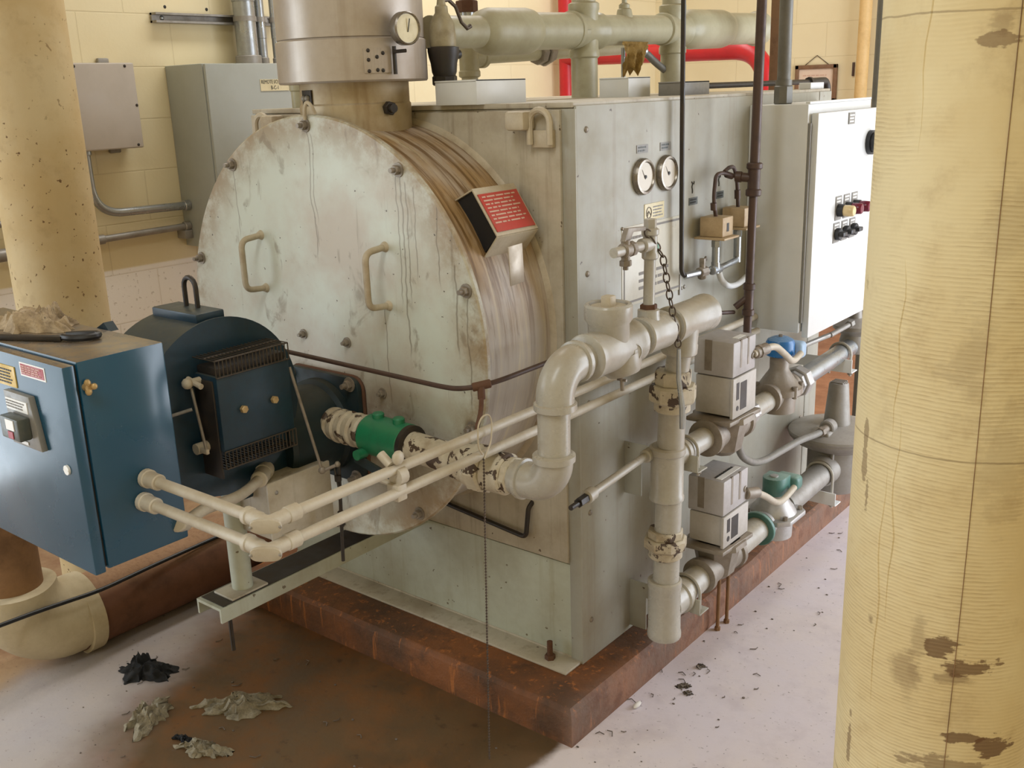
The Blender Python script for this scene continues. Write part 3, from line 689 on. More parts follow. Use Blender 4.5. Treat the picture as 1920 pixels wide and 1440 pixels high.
# air intake box
ix0, ix1, iy0, iy1, iz0, iz1 = HX1, -0.40, -0.706, -0.519, 0.705, 0.868
m = MB().box((ix0, iy0, iz0), (ix1, iy1, iz1), 0.004)
inb = part(bu, 'air_intake_box', m, 'burner')
def cage(x0, x1, y0, y1, z0, z1, nx):
    m = MB(); r = 0.0014
    for x in (x0, x1):
        for z in (z0, z1): m.cyl((x, y0, z), (x, y1, z), r*1.2, n=6)
    for i in range(nx+1):
        y = y0+(y1-y0)*i/nx
        m.tube([(x0, y, z1), (x1, y, z1), (x1, y, z0)] if z1 > 0.8 else [(x0, y, z0), (x1, y, z0), (x1, y, z1)], r, 0.002, 6)
    m.cyl(((x0+x1)/2, y0, z1 if z1 > 0.8 else z0), ((x0+x1)/2, y1, z1 if z1 > 0.8 else z0), r, n=6)
    return m
part(inb, 'wire_guard', cage(ix0+0.002, ix1+0.001, iy0, iy1, iz1-0.002, iz1+0.034, 20), 'wire')
part(inb, 'wire_guard', cage(ix0+0.002, ix1+0.001, iy0, iy1, iz0-0.036, iz0+0.002, 20), 'wire')
for y in (-0.650, -0.570): part(inb, 'face_bolt', MB().hexnut((ix1, y, 0.787), (ix1+0.009, y, 0.787), 0.0085), 'brass')
part(inb, 'dark_filter', MB().box((ix0+0.003, iy0+0.006, iz1-0.002), (ix1-0.004, iy1-0.006, iz1+0.016), 0.004), 'blackmetal')
part(inb, 'side_plate', MB().box((ix0-0.02, iy0-0.004, iz0-0.06), (ix1-0.012, iy0+0.002, iz1-0.01), 0.002), 'blackmetal')
# lifting plate and ring
m = MB().box((-0.655, HY-0.035, HZ+HR-0.006), (-0.49, HY+0.035, HZ+HR+0.016), 0.004)
part(bu, 'lifting_plate', m, 'burner')
zt = HZ+HR+0.014
pts = [(-0.593, HY+0.012, zt)] + [(-0.572-0.021*math.cos(k*PI/8), HY+0.012, zt+0.045+0.021*math.sin(k*PI/8)) for k in range(9)] + [(-0.551, HY+0.012, zt)]
part(bu, 'lifting_ring', MB().tube(pts, 0.0055, 0, 10), 'blackmetal')
# damper linkage on the front of the intake box
m = MB(); yl = iy0-0.02
m.cyl((-0.455, yl+0.018, 0.855), (-0.455, yl-0.012, 0.855), 0.008, n=12); m.cyl((-0.47, yl, 0.86), (-0.425, yl, 0.85), 0.006, n=10)
m.sph((-0.455, yl-0.012, 0.855), 0.012, (1, 1, 1), 10)
lk = part(bu, 'damper_linkage', m, 'lug')
part(lk, 'link_rod', MB().cyl((-0.452, yl-0.006, 0.845), (-0.425, yl-0.006, 0.712), 0.0032, n=8), 'cast')
part(lk, 'link_joint', MB().cyl((-0.455, yl+0.016, 0.712), (-0.455, yl-0.012, 0.712), 0.012, n=12).box((-0.47, yl-0.01, 0.706), (-0.42, yl-0.002, 0.717), 0.002), 'lug')
part(lk, 'arm_pin', MB().cyl((-0.50, yl-0.09, 0.782), (-0.452, yl-0.01, 0.80), 0.0038, n=8), 'galv_dull')
m = MB()
m.cyl((-0.405, -0.515, 0.845), (-0.372, -0.478, 0.598), 0.0035, n=8)
m.cyl((-0.372, -0.478, 0.598), (-0.345, -0.455, 0.612), 0.004, n=8); m.sph((-0.372, -0.478, 0.6), 0.009, (1, 1, 1), 10)
m.sph((-0.345, -0.455, 0.613), 0.007, (1, 1, 1), 10)
part(bu, 'gas_valve_rod', m, 'cast')
m = MB().prism([(-0.34, -0.405, 0.605), (-0.34, -0.405, 0.628), (-0.21, -0.405, 0.596), (-0.195, -0.405, 0.585), (-0.21, -0.405, 0.574)], (0, -0.005, 0))
m.cyl((-0.205, -0.40, 0.588), (-0.205, -0.425, 0.588), 0.009, n=12); m.cyl((-0.205, -0.418, 0.595), (-0.165, -0.422, 0.575), 0.006, n=10)
part(bu, 'lever_arm', m, 'burner_dark')
m = MB().cyl((-0.37, -0.43, 0.60), (-0.372, -0.44, 0.36), 0.0042, n=8)
for z in (0.56, 0.47, 0.45): m.cyl((-0.371, -0.435, z), (-0.371, -0.435, z+0.014), 0.008, n=8)
m.tube([(-0.38, -0.435, 0.59), (-0.36, -0.44, 0.52), (-0.375, -0.44, 0.46), (-0.355, -0.445, 0.455)], 0.0028, 0.02, 6)
part(bu, 'ignition_lead', m, 'blackmetal')
# transformer box under the housing
tx = thing('transformer_box', 'dusty grey sheet-metal box below the burner fan housing', 'box', (-0.5, -0.5, 0.45))
part(tx, 'box_body', MB().box((-0.57, -0.588, 0.452), (-0.432, -0.415, 0.588), 0.004), 'front')
part(tx, 'box_lid', MB().box((-0.432, -0.592, 0.448), (-0.424, -0.411, 0.592), 0.003), 'front')
part(tx, 'lid_screw', MB().dome((-0.424, -0.57, 0.565), (1, 0, 0), 0.005, 0.003), 'galv_dull')
m = MB().tube([(-0.475, -0.56, 0.60), (-0.44, -0.60, 0.603), (-0.40, -0.68, 0.60), (-0.355, -0.80, 0.625), (-0.335, -0.855, 0.622), (-0.312, -0.885, 0.637)], 0.012, 0.05, 14)
fc = thing('flexible_conduit', 'grey flexible conduit from the dusty box to the blue cabinet', 'conduit', (-0.4, -0.7, 0.6))
part(fc, 'conduit_tube', m, 'cond')
m = MB().cyl((-0.485, -0.545, 0.602), (-0.435, -0.605, 0.604), 0.019, n=20, bev=0.003); m.cyl((-0.475, -0.557, 0.603), (-0.462, -0.573, 0.6035), 0.021, n=20)
part(fc, 'conduit_connector', m, 'cond')
part(fc, 'conduit_connector', MB().cyl((-0.309, -0.89, 0.641), (-0.332, -0.862, 0.624), 0.019, n=20, bev=0.003), 'cond')

# support channel below the burner
ch = thing('support_channel', 'pale steel channel with a post, cantilevered below the burner', 'bracket', (-0.565, -0.35, FL))
m = MB()
cx0, cx1, cy0, cy1, cz0, cz1 = -0.612, -0.52, -0.686, -0.004, 0.259, 0.296
m.prism([(cx0, cy0, cz0), (cx0+0.006, cy0, cz0), (cx0+0.006, cy0, cz1-0.007), (cx1-0.006, cy0, cz1-0.007), (cx1-0.006, cy0, cz0), (cx1, cy0, cz0), (cx1, cy0, cz1), (cx0, cy0, cz1)], (0, cy1-cy0, 0))
part(ch, 'channel', m, 'skirt')
part(ch, 'channel_dirt', MB().box((cx0+0.004, cy0+0.01, cz1), (cx1-0.004, -0.03, cz1+0.0015)), 'blackmetal')
part(ch, 'post', MB().cyl((-0.562, -0.592, cz1), (-0.562, -0.592, 0.57), 0.0245, n=28), 'skirt')
part(ch, 'post_plate', MB().box((-0.598, -0.648, cz1+0.001), (-0.526, -0.545, cz1+0.007), 0.002), 'front')
part(ch, 'hanging_stud', MB().cyl((-0.535, -0.655, 0.172), (-0.535, -0.655, cz1-0.01), 0.005, n=10), 'blackmetal')

# blue burner cabinet
cb = thing('blue_cabinet', 'blue steel control cabinet with a glossy door, left of the burner', 'cabinet', (-0.62, -0.96, 0.6))
bx0, bx1, by0, by1, bz0, bz1 = -0.92, -0.31, -1.036, -0.868, 0.602, 0.990
part(cb, 'cabinet_body', MB().box((bx0, by0, bz0), (bx1, by1, bz1), 0.004), 'cab_blue')
part(cb, 'door_gasket', MB().box((bx0+0.006, by0-0.005, bz0+0.006), (bx1-0.006, by0, bz1-0.006)), 'black')
dor = part(cb, 'cabinet_door', MB().box((bx0, by0-0.026, bz0-0.003), (bx1+0.001, by0-0.005, bz1-0.004), 0.003), 'cab_blue')
yd = by0-0.026
part(dor, 'door_latch', MB().cyl((-0.347, yd, 0.795), (-0.347, yd-0.004, 0.795), 0.009, n=24).box((-0.355, yd-0.0048, 0.7938), (-0.339, yd-0.0038, 0.7962)), 'white')
yl_ = part(dor, 'yellow_label', MB().box((-0.560, yd-0.002, 0.923), (-0.484, yd, 0.962)), 'yellow_label')
part(yl_, 'print', dashes(MB(), (-0.556, yd-0.002, 0.957), (1, 0, 0), (0, 0, 1), 0.064, 0.03, 5, 31, gap=0.55), 'ink')
rl = part(dor, 'red_label', MB().box((-0.461, yd-0.0012, 0.951), (-0.372, yd, 0.976)), 'white', 'white and red printed warning label')
part(rl, 'red_field', MB().box((-0.457, yd-0.0018, 0.954), (-0.376, yd-0.001, 0.9735)), 'red_label')
part(rl, 'print', dashes(MB(), (-0.454, yd-0.0018, 0.972), (1, 0, 0), (0, 0, 1), 0.072, 0.016, 4, 37, gap=0.6), 'ink_pale')
ds_ = part(dor, 'disconnect_switch', MB().prism([(-0.519, yd, 0.918), (-0.425, yd, 0.918), (-0.407, yd, 0.818), (-0.514, yd, 0.818)], (0, -0.012, 0), 0.002), 'grey_label', 'grey isolator switch plate')
part(ds_, 'switch_card', MB().box((-0.512, yd-0.0135, 0.885), (-0.434, yd-0.012, 0.906)), 'white')
part(ds_, 'card_print', dashes(MB(), (-0.510, yd-0.0136, 0.904), (1, 0, 0), (0, 0, 1), 0.07, 0.016, 3, 41, gap=0.6), 'ink_grey')
part(ds_, 'switch_handle', MB().box((-0.500, yd-0.036, 0.838), (-0.432, yd-0.012, 0.880), 0.004), 'dark_label')
part(ds_, 'switch_window', MB().box((-0.474, yd-0.0375, 0.858), (-0.445, yd-0.036, 0.877)), 'white')
part(ds_, 'switch_flag', MB().box((-0.470, yd-0.0375, 0.842), (-0.452, yd-0.036, 0.855)), 'red_label')
part(ds_, 'name_strip', MB().box((-0.476, yd-0.0135, 0.823), (-0.452, yd-0.012, 0.829)), 'white')
m = MB().cyl((bx1, -1.026, 0.944), (bx1+0.012, -1.026, 0.944), 0.007, n=14)
m.sph((bx1+0.008, -1.026, 0.951), 0.008, (0.7, 0.8, 1), 10); m.sph((bx1+0.008, -1.026, 0.937), 0.008, (0.7, 0.8, 1), 10); m.sph((bx1+0.014, -1.018, 0.945), 0.006, (1, 1, 1), 10)
part(cb, 'wing_nut', m, 'brass')
part(cb, 'hinge_lip', MB().prism([(-0.545, by1+0.001, bz1-0.004), (-0.495, by1+0.001, bz1-0.004), (-0.512, by1+0.001, bz1+0.012)], (0, 0.02, 0)), 'burner')
part(cb, 'mounting_arm', MB().box((-0.66, by1, 0.66), (-0.52, -0.56, 0.70), 0.006), 'burner_dark')

# ------------------------------------------------------------------ gas line
XG = 0.195; YG = -0.362; ZG = 0.65; ZT = 0.889
gp = thing('gas_pipe', 'cream painted gas pipe with elbows and tees looping past the boiler corner', 'pipe', (0.18, 0.14, 0.07))
def rim(mb, p, d, r, w=0.012):
    p = V(p); d = V(d).normalized(); return mb.rev(p, d, [(r-0.006, -w/2), (r, -w/2+0.003), (r, w/2-0.003), (r-0.006, w/2)], 32)
# from the burner neck towards +x
m = MB(); prof = [(0.030, 0)]
for k in range(5): prof += [(0.040, 0.012+k*0.026), (0.041, 0.020+k*0.026), (0.037, 0.026+k*0.026)]
m.rev((-0.472, YG, ZG+0.012), (1, 0, 0), prof, 32)
part(gp, 'ribbed_nipple', m, 'gas_peel')
m = MB().cyl((-0.335, YG, ZG+0.012), (-0.206, YG, ZG+0.008), 0.047, n=36, bev=0.005)
for x in (-0.30, -0.235): m.cyl((x, YG, ZG+0.05), (x, YG, ZG+0.068), 0.014, n=14, bev=0.003)
m.cyl((-0.315, YG-0.035, ZG-0.02), (-0.315, YG-0.062, ZG-0.02), 0.012, n=12)
part(gp, 'green_clamp', m, 'green', 'green clamp coupling')
part(gp, 'clamp_gasket', MB().rev((-0.208, YG, ZG+0.008), (1, 0, 0), [(0.046, 0), (0.046, 0.012), (0.034, 0.014)], 32), 'blackmetal')
part(gp, 'burner_pipe', MB().cyl((-0.21, YG, ZG+0.008), (-0.04, YG, ZG), 0.034, n=32), 'gas_peel', 'pipe length with flaking paint')
m = MB().rev((-0.062, YG, ZG), (1, 0, 0), [(0.036, 0), (0.042, 0.006), (0.042, 0.035), (0.046, 0.04), (0.046, 0.055)], 32)
m.cyl((-0.01, YG, ZG), (0.028, YG, ZG), 0.053, n=8, bev=0.005); m.cyl((0.026, YG, ZG), (0.080, YG, ZG), 0.044, n=32, bev=0.004); m.cyl((0.078, YG, ZG), (0.096, YG, ZG), 0.041, n=8, bev=0.003)
part(gp, 'union', m, 'gas_peel', 'pipe union with flaking paint')
m = MB().elbow((0.115, YG, ZG), (XG, YG, ZG), (XG, YG, ZG+0.066), 0.0380, 0.055, 32, 12); m.cyl((0.07, YG, ZG), (0.12, YG, ZG), 0.036, n=28)
rim(m, (XG, YG, ZG+0.062), (0, 0, 1), 0.0428, 0.018); rim(m, (0.118, YG, ZG), (1, 0, 0), 0.0428, 0.014)
part(gp, 'lower_elbow', m, 'gas')
part(gp, 'riser', MB().cyl((XG, YG, ZG+0.05), (XG-0.002, YG+0.006, ZT-0.06), 0.0325, n=32), 'gas')
XT = 0.195; Y0 = YG+0.008
m = MB().elbow((XT, Y0, ZT-0.075), (XT, Y0, ZT), (XT, Y0+0.075, ZT), 0.0380, 0.06, 32, 12)
rim(m, (XT, Y0, ZT-0.073), (0, 0, 1), 0.0428, 0.018); rim(m, (XT, Y0+0.072, ZT), (0, 1, 0), 0.0428, 0.016)
part(gp, 'upper_elbow', m, 'gas')
part(gp, 'top_nipple', MB().cyl((XT, Y0+0.06, ZT), (XT, -0.22, ZT), 0.0325, n=32), 'gas')
# strainer tee with a plugged boss
m = MB().rev((XT, -0.252, ZT), (0, 1, 0), [(0.042, 0), (0.048, 0.004), (0.048, 0.02), (0.046, 0.026), (0.047, 0.07), (0.047, 0.11), (0.046, 0.15), (0.0485, 0.156), (0.0485, 0.172), (0.042, 0.176)], 36)
m.rev((XT, -0.165, ZT-0.03), (0, 0, 1), [(0.036, 0), (0.043, 0.03), (0.043, 0.085), (0.050, 0.095), (0.050, 0.122), (0.047, 0.126), (0.040, 0.126), (0.039, 0.117), (0, 0.117)], 36)
m.rev((XT+0.006, -0.135, ZT-0.02), (0.25, 0.1, -1), [(0.044, 0), (0.042, 0.03), (0.034, 0.04), (0, 0.042)], 28)
sb = part(gp, 'strainer_tee', m, 'gas')
part(sb, 'strainer_plug', MB().box((XT-0.012, -0.177, ZT+0.085), (XT+0.012, -0.153, ZT+0.113), 0.004).cyl((XT, -0.165, ZT+0.086), (XT, -0.165, ZT+0.091), 0.038, n=28), 'lug')
part(sb, 'drain_cock', MB().cyl((XT+0.012, -0.135, ZT-0.06), (XT+0.014, -0.135, ZT-0.095), 0.0045, n=8).cyl((XT+0.002, -0.135, ZT-0.072), (XT+0.024, -0.135, ZT-0.072), 0.003, n=8), 'cast')
nv = (Vector((1, -0.35, 0.1))).normalized()
part(sb, 'raised_medallion', MB().rev(V((XT, -0.118, ZT-0.012))+nv*0.045, nv, [(0.018, 0), (0.018, 0.004), (0.0155, 0.005), (0.015, 0.0035), (0, 0.0035)], 28).box(tuple(V((XT, -0.118, ZT-0.012))+nv*0.049-V((0.002, 0.007, 0.006))), tuple(V((XT, -0.118, ZT-0.012))+nv*0.049+V((0.002, 0.007, 0.006))), 0.002), 'gas')
part(gp, 'middle_nipple', MB().cyl((XT, -0.085, ZT), (XT, 0.09, ZT), 0.0325, n=32), 'gas')
m = MB().rev((XT, -0.048, ZT), (0, 1, 0), [(0.040, 0), (0.0428, 0.003), (0.0428, 0.016), (0.042, 0.022), (0.042, 0.075), (0.0428, 0.080), (0.0428, 0.094), (0.040, 0.097)], 36)
m.rev((XT, -0.008, ZT+0.02), (0, 0, 1), [(0.03, 0), (0.024, 0.02), (0.024, 0.034), (0.02, 0.036)], 24)
part(gp, 'vent_tee', m, 'gas')
m = MB().rev((XT, 0.078, ZT), (0, 1, 0), [(0.040, 0), (0.0436, 0.003), (0.0436, 0.018), (0.042, 0.024), (0.042, 0.146), (0.0444, 0.152), (0.0444, 0.170), (0.040, 0.174), (0.036, 0.168), (0, 0.168)], 36)
m.rev((XT-0.001, 0.140, ZT), (-0.1, 0, -1), [(0.041, 0.0), (0.041, 0.052), (0.0428, 0.055), (0.0428, 0.074), (0.040, 0.077)], 36)
part(gp, 'end_tee', m, 'gas')
part(gp, 'down_nipple', MB().cyl((XT-0.004, 0.140, ZT-0.06), (0.178, 0.140, 0.735), 0.0285, n=28), 'gas')
m = MB(); ax = V((0.02, 0, 1)).normalized(); bpt = V((0.172, 0.139, 0.672))
m.cyl(bpt+ax*0.062, bpt+ax*0.098, 0.044, n=8, bev=0.003); m.cyl(bpt+ax*0.022, bpt+ax*0.064, 0.057, n=8, bev=0.005); m.cyl(bpt-ax*0.002, bpt+ax*0.024, 0.043, n=32, bev=0.003)
part(gp, 'union', m, 'gas_peel', 'pipe union with flaking paint')
part(gp, 'long_riser', MB().cyl((0.172, 0.139, 0.69), (0.158, 0.138, 0.12), 0.0325, n=32), 'gas')
m = MB().rev((0.160, 0.138, 0.44), (0.01, 0, 1), [(0.038, 0), (0.0425, 0.003), (0.0425, 0.014), (0.040, 0.018), (0.040, 0.118), (0.0435, 0.122), (0.0435, 0.136), (0.038, 0.14)], 36)
m.rev((0.162, 0.14, 0.545), (0, 1, 0), [(0.03, 0), (0.03, 0.05), (0.034, 0.053), (0.034, 0.066), (0.03, 0.068)], 28)
part(gp, 'branch_tee', m, 'gas')
m = MB(); bpt = V((0.158, 0.138, 0.30)); ax = V((0, 0, 1))
m.cyl(bpt+ax*0.04, bpt+ax*0.062, 0.044, n=8, bev=0.003); m.cyl(bpt+ax*0.012, bpt+ax*0.042, 0.054, n=8, bev=0.005); m.cyl(bpt-ax*0.012, bpt+ax*0.014, 0.042, n=32, bev=0.003)
part(gp, 'union', m, 'gas_peel', 'pipe union with flaking paint')
m = MB().rev((0.157, 0.138, 0.066), (0, 0, 1), [(0, 0.006), (0.036, 0.006), (0.041, 0), (0.0428, 0.004), (0.0428, 0.016), (0.041, 0.022), (0.041, 0.138), (0.0428, 0.143), (0.0428, 0.157), (0.039, 0.16)], 36)
m.rev((0.157, 0.150, 0.148), (0, 1, 0), [(0.041, 0), (0.041, 0.045), (0.046, 0.049), (0.046, 0.062), (0.038, 0.065)], 36)
part(gp, 'bottom_tee', m, 'gas')
# valve lever hanging beside the union
lv = MB().tube([(0.232, 0.060, 0.845), (0.233, 0.060, 0.775), (0.240, 0.060, 0.73), (0.243, 0.060, 0.71), (0.243, 0.060, 0.66)], [0.0045, 0.006, 0.006, 0.007, 0.006], 0, 8)
solo('pull_lever', lv, 'galv', 'flat steel lever hanging from the chain in front of the gas pipe', 'lever', (0.235, 0.060, 0.75))
# vent pipe with cock on top
vp = thing('vent_pipe', 'thin upright vent pipe with a small cock, on top of the gas pipe', 'pipe', (XT, -0.008, ZT+0.05))
part(vp, 'vent_riser', MB().cyl((XT, -0.008, ZT+0.045), (XT, -0.003, 1.066), 0.0125, n=20), 'gas')
part(vp, 'lower_bushing', MB().hexnut((XT, -0.008, ZT+0.052), (XT, -0.008, ZT+0.066), 0.019), 'rust')
m = MB().rev((XT, -0.003, 1.052), (0, 0, 1), [(0.015, 0), (0.018, 0.003), (0.018, 0.012), (0.0155, 0.016), (0.0155, 0.05), (0.019, 0.054), (0.019, 0.064), (0.015, 0.067)], 24)
m.cyl((XT, -0.003, 1.085), (XT, -0.038, 1.085), 0.0155, n=24, bev=0.002); m.hexnut((XT, -0.003, 1.117), (XT, -0.003, 1.138), 0.014)
part(vp, 'vent_elbow', m, 'gas')
part(vp, 'side_nipple', MB().cyl((XT, -0.03, 1.085), (XT, -0.145, 1.085), 0.0105, n=18), 'gas')
m = MB().cyl((XT, -0.072, 1.085), (XT, -0.088, 1.085), 0.0165, n=8, bev=0.002); m.cyl((XT, -0.088, 1.085), (XT, -0.113, 1.085), 0.015, n=20, bev=0.003)
m.cyl((XT, -0.10, 1.055), (XT, -0.10, 1.106), 0.0095, n=14); m.hexnut((XT, -0.10, 1.052), (XT, -0.10, 1.064), 0.013); m.cyl((XT, -0.10, 1.044), (XT, -0.10, 1.054), 0.006, n=10)
ck = part(vp, 'cock', m, 'cast')
part(ck, 'cock_lever', MB().prism([(XT-0.006, -0.112, 1.104), (XT-0.006, -0.09, 1.104), (XT-0.006, -0.078, 1.120), (XT-0.006, -0.03, 1.117), (XT-0.006, -0.03, 1.125), (XT-0.006, -0.098, 1.130)], (0.012, 0, 0), 0.001), 'cast')
# sash chain from the cock lever down to the pull lever
chn = thing('pull_chain', 'dark link chain hanging from the cock lever to the steel lever', 'chain', (0.225, 0.03, 0.85))
P0, P1, P2 = V((XT+0.004, -0.028, 1.118)), V((0.212, 0.020, 1.058)), V((0.232, 0.060, 0.848))
path = []
L1 = (P1-P0).length; L2 = (P2-P1).length; tot = L1+L2; nl = 15
for i in range(nl):
    s0, s1 = tot*i/nl, tot*(i+1)/nl+0.004
    at_ = lambda s_: P0+(P1-P0)*(s_/L1) if s_ < L1 else P1+(P2-P1)*min(1, (s_-L1)/L2)
    a, b_ = at_(s0), at_(s1); c = (a+b_)/2; d = (b_-a); hl = d.length/2; d.normalize()
    sd = (V((0.55, 0.83, 0)) if i % 2 == 0 else V((0.83, -0.55, 0))); sd = (sd-d*sd.dot(d)).normalized(); tw = 0.0062
    pts = [c+d*hl*math.cos(2*PI*k/16)+sd*tw*math.sin(2*PI*k/16)*(1.15 if k < 16 else 1) for k in range(16)]
    part(chn, 'chain_link', MB().tube(pts, 0.0017, 0, 6, closed=True), 'chain')

# ------------------------------------------------------------------ valve train
def actuator(lbl, xr, y0, y1, zb, zs, zt, xl, zv, strip):
    t = thing('valve_actuator', lbl, 'valve actuator', ((xl+xr)/2, (y0+y1)/2, zv), 'grey gas valve actuators')
    cov = part(t, 'upper_cover', MB().box((xl, y0, zs), (xr, y1, zt), 0.004), 'act')
    for k in (0.30, 0.62): part(cov, 'cover_groove', MB().box((xr-0.004, y0+(y1-y0)*k, zs+0.02), (xr+0.0008, y0+(y1-y0)*(k+0.07), zt+0.0008)), 'cast')
    part(cov, 'cover_groove', MB().box((xl+(xr-xl)*0.28, y0-0.0008, zs+0.012), (xl+(xr-xl)*0.46, y0+0.004, zt+0.0008)), 'cast')
    part(cov, 'cable_port', MB().rev((xr, y1-0.016, zs+(zt-zs)*0.4), (1, 0, 0), [(0.0085, 0), (0.0085, 0.003), (0.006, 0.004), (0.0055, 0.001), (0, 0.001)], 20), 'cast')
    lo = part(t, 'lower_housing', MB().box((xl+0.004, y0+0.004, zb), (xr-0.004, y1-0.002, zs-0.003), 0.003).box((xr-0.006, y0-0.002, zb-0.004), (xr+0.003, y1+0.002, zs-0.002), 0.002), 'act_low')
    wy = y1-y0; wn = MB()
    wn.box((xr+0.002, y0+wy*0.12, zb+(zs-zb)*0.42), (xr+0.0036, y0+wy*0.24, zb+(zs-zb)*0.85)); wn.box((xr+0.002, y0+wy*0.30, zb+(zs-zb)*0.12), (xr+0.0036, y0+wy*0.58, zb+(zs-zb)*0.82))
    wn.cyl((xr+0.002, y0+wy*0.18, zb+(zs-zb)*0.2), (xr+0.0036, y0+wy*0.18, zb+(zs-zb)*0.2), wy*0.055, n=16)
    part(lo, 'position_window', wn, 'blackmetal')
    if strip:
        st = part(cov, 'label_strip', MB().box((xr-0.030, y0+0.012, zt), (xr-0.014, y1-0.016, zt+0.0012)), 'white')
        part(st, 'print', dashes(MB(), (xr-0.028, y0+0.016, zt+0.0012), (0, 1, 0), (-1, 0, 0), 0.098, -0.010, 1, 5, word=(0.05, 0.09), gap=0.35), 'ink')
    else:
        part(cov, 'label_strip', MB().box((xr-0.030, y0+0.05, zt), (xr-0.014, y1-0.03, zt+0.001)), 'white')
    # valve body
    cx, cy = (xl+xr)/2, (y0+y1)/2
    m = MB().rev((cx, cy, zb-0.006), (0, 0, -1), [(0.062, 0), (0.078, 0.004), (0.080, 0.018), (0.064, 0.024), (0.056, 0.06), (0.048, 0.10), (0.030, 0.115), (0, 0.118)], 8, ref=(1, 0.4, 0))
    for s_ in (-1, 1): m.rev((cx, cy+s_*0.03, zv), (0, s_, 0), [(0.040, 0), (0.042, 0.045), (0.048, 0.05), (0.048, 0.066), (0.040, 0.068)], 28)
    vb = part(t, 'valve_body', m, 'cast')
    part(vb, 'body_flange', MB().prism([(cx-0.06, cy-0.09, zb-0.018), (cx+0.062, cy-0.085, zb-0.018), (cx+0.07, cy+0.075, zb-0.018), (cx-0.055, cy+0.075, zb-0.018)], (0, 0, 0.012), 0.003), 'cast')
    return t
actuator('grey box actuator of the upper gas line, beside the blue coil', 0.222, 0.350, 0.474, 0.600, 0.703, 0.793, 0.112, 0.545, False)
actuator('grey box actuator of the lower gas line with a long white label strip on top', 0.212, 0.338, 0.476, 0.246, 0.332, 0.428, 0.108, 0.160, True)

XV = 0.165
ug = thing('upper_gas_line', 'pale pipe of the upper gas line running back to the small regulator', 'pipe', (XV, 0.8, 0.55))
ZU = 0.547
part(ug, 'inlet_nipple', MB().cyl((XV-0.002, 0.19, ZU-0.003), (XV, 0.335, ZU), 0.0285, n=28), 'gas')
part(ug, 'outlet_nipple', MB().cyl((XV, 0.49, ZU), (XV, 0.70, ZU+0.003), 0.0285, n=28), 'gas')
m = MB().cyl((XV, 0.535, ZU), (XV, 0.560, ZU), 0.036, n=8, bev=0.002); m.cyl((XV, 0.562, ZU), (XV, 0.578, ZU), 0.033, n=8, bev=0.002)
part(ug, 'union', m, 'cast_light')
part(ug, 'back_pipe', MB().cyl((XV, 0.80, ZU+0.006), (XV, 1.32, ZU+0.025), 0.0285, n=28), 'galv')
m = MB().cyl((XV, 0.868, ZU+0.008), (XV, 0.905, ZU+0.010), 0.046, n=8, bev=0.003); m.cyl((XV, 0.85, ZU+0.008), (XV, 0.87, ZU+0.009), 0.038, n=8, bev=0.002)
part(ug, 'union', m, 'cast_light')
lg = thing('lower_gas_line', 'thick pipe of the lower gas line running back to the large regulator', 'pipe', (0.157, 0.8, 0.16))
XW, ZW = 0.158, 0.160
part(lg, 'inlet_nipple', MB().cyl((0.157, 0.20, 0.149), (0.158, 0.335, 0.156), 0.036, n=30), 'gas')
part(lg, 'middle_nipple', MB().cyl((XW, 0.485, ZW), (XW, 0.70, ZW+0.006), 0.036, n=30), 'gas')
part(lg, 'back_pipe', MB().cyl((XW, 0.84, ZW+0.014), (XW, 1.17, ZW+0.026), 0.0375, n=30), 'galv_dull')
part(lg, 'flange_ring', MB().cyl((XW, 0.66, ZW+0.004), (XW, 0.674, ZW+0.005), 0.052, n=30, bev=0.002), 'green_coil')

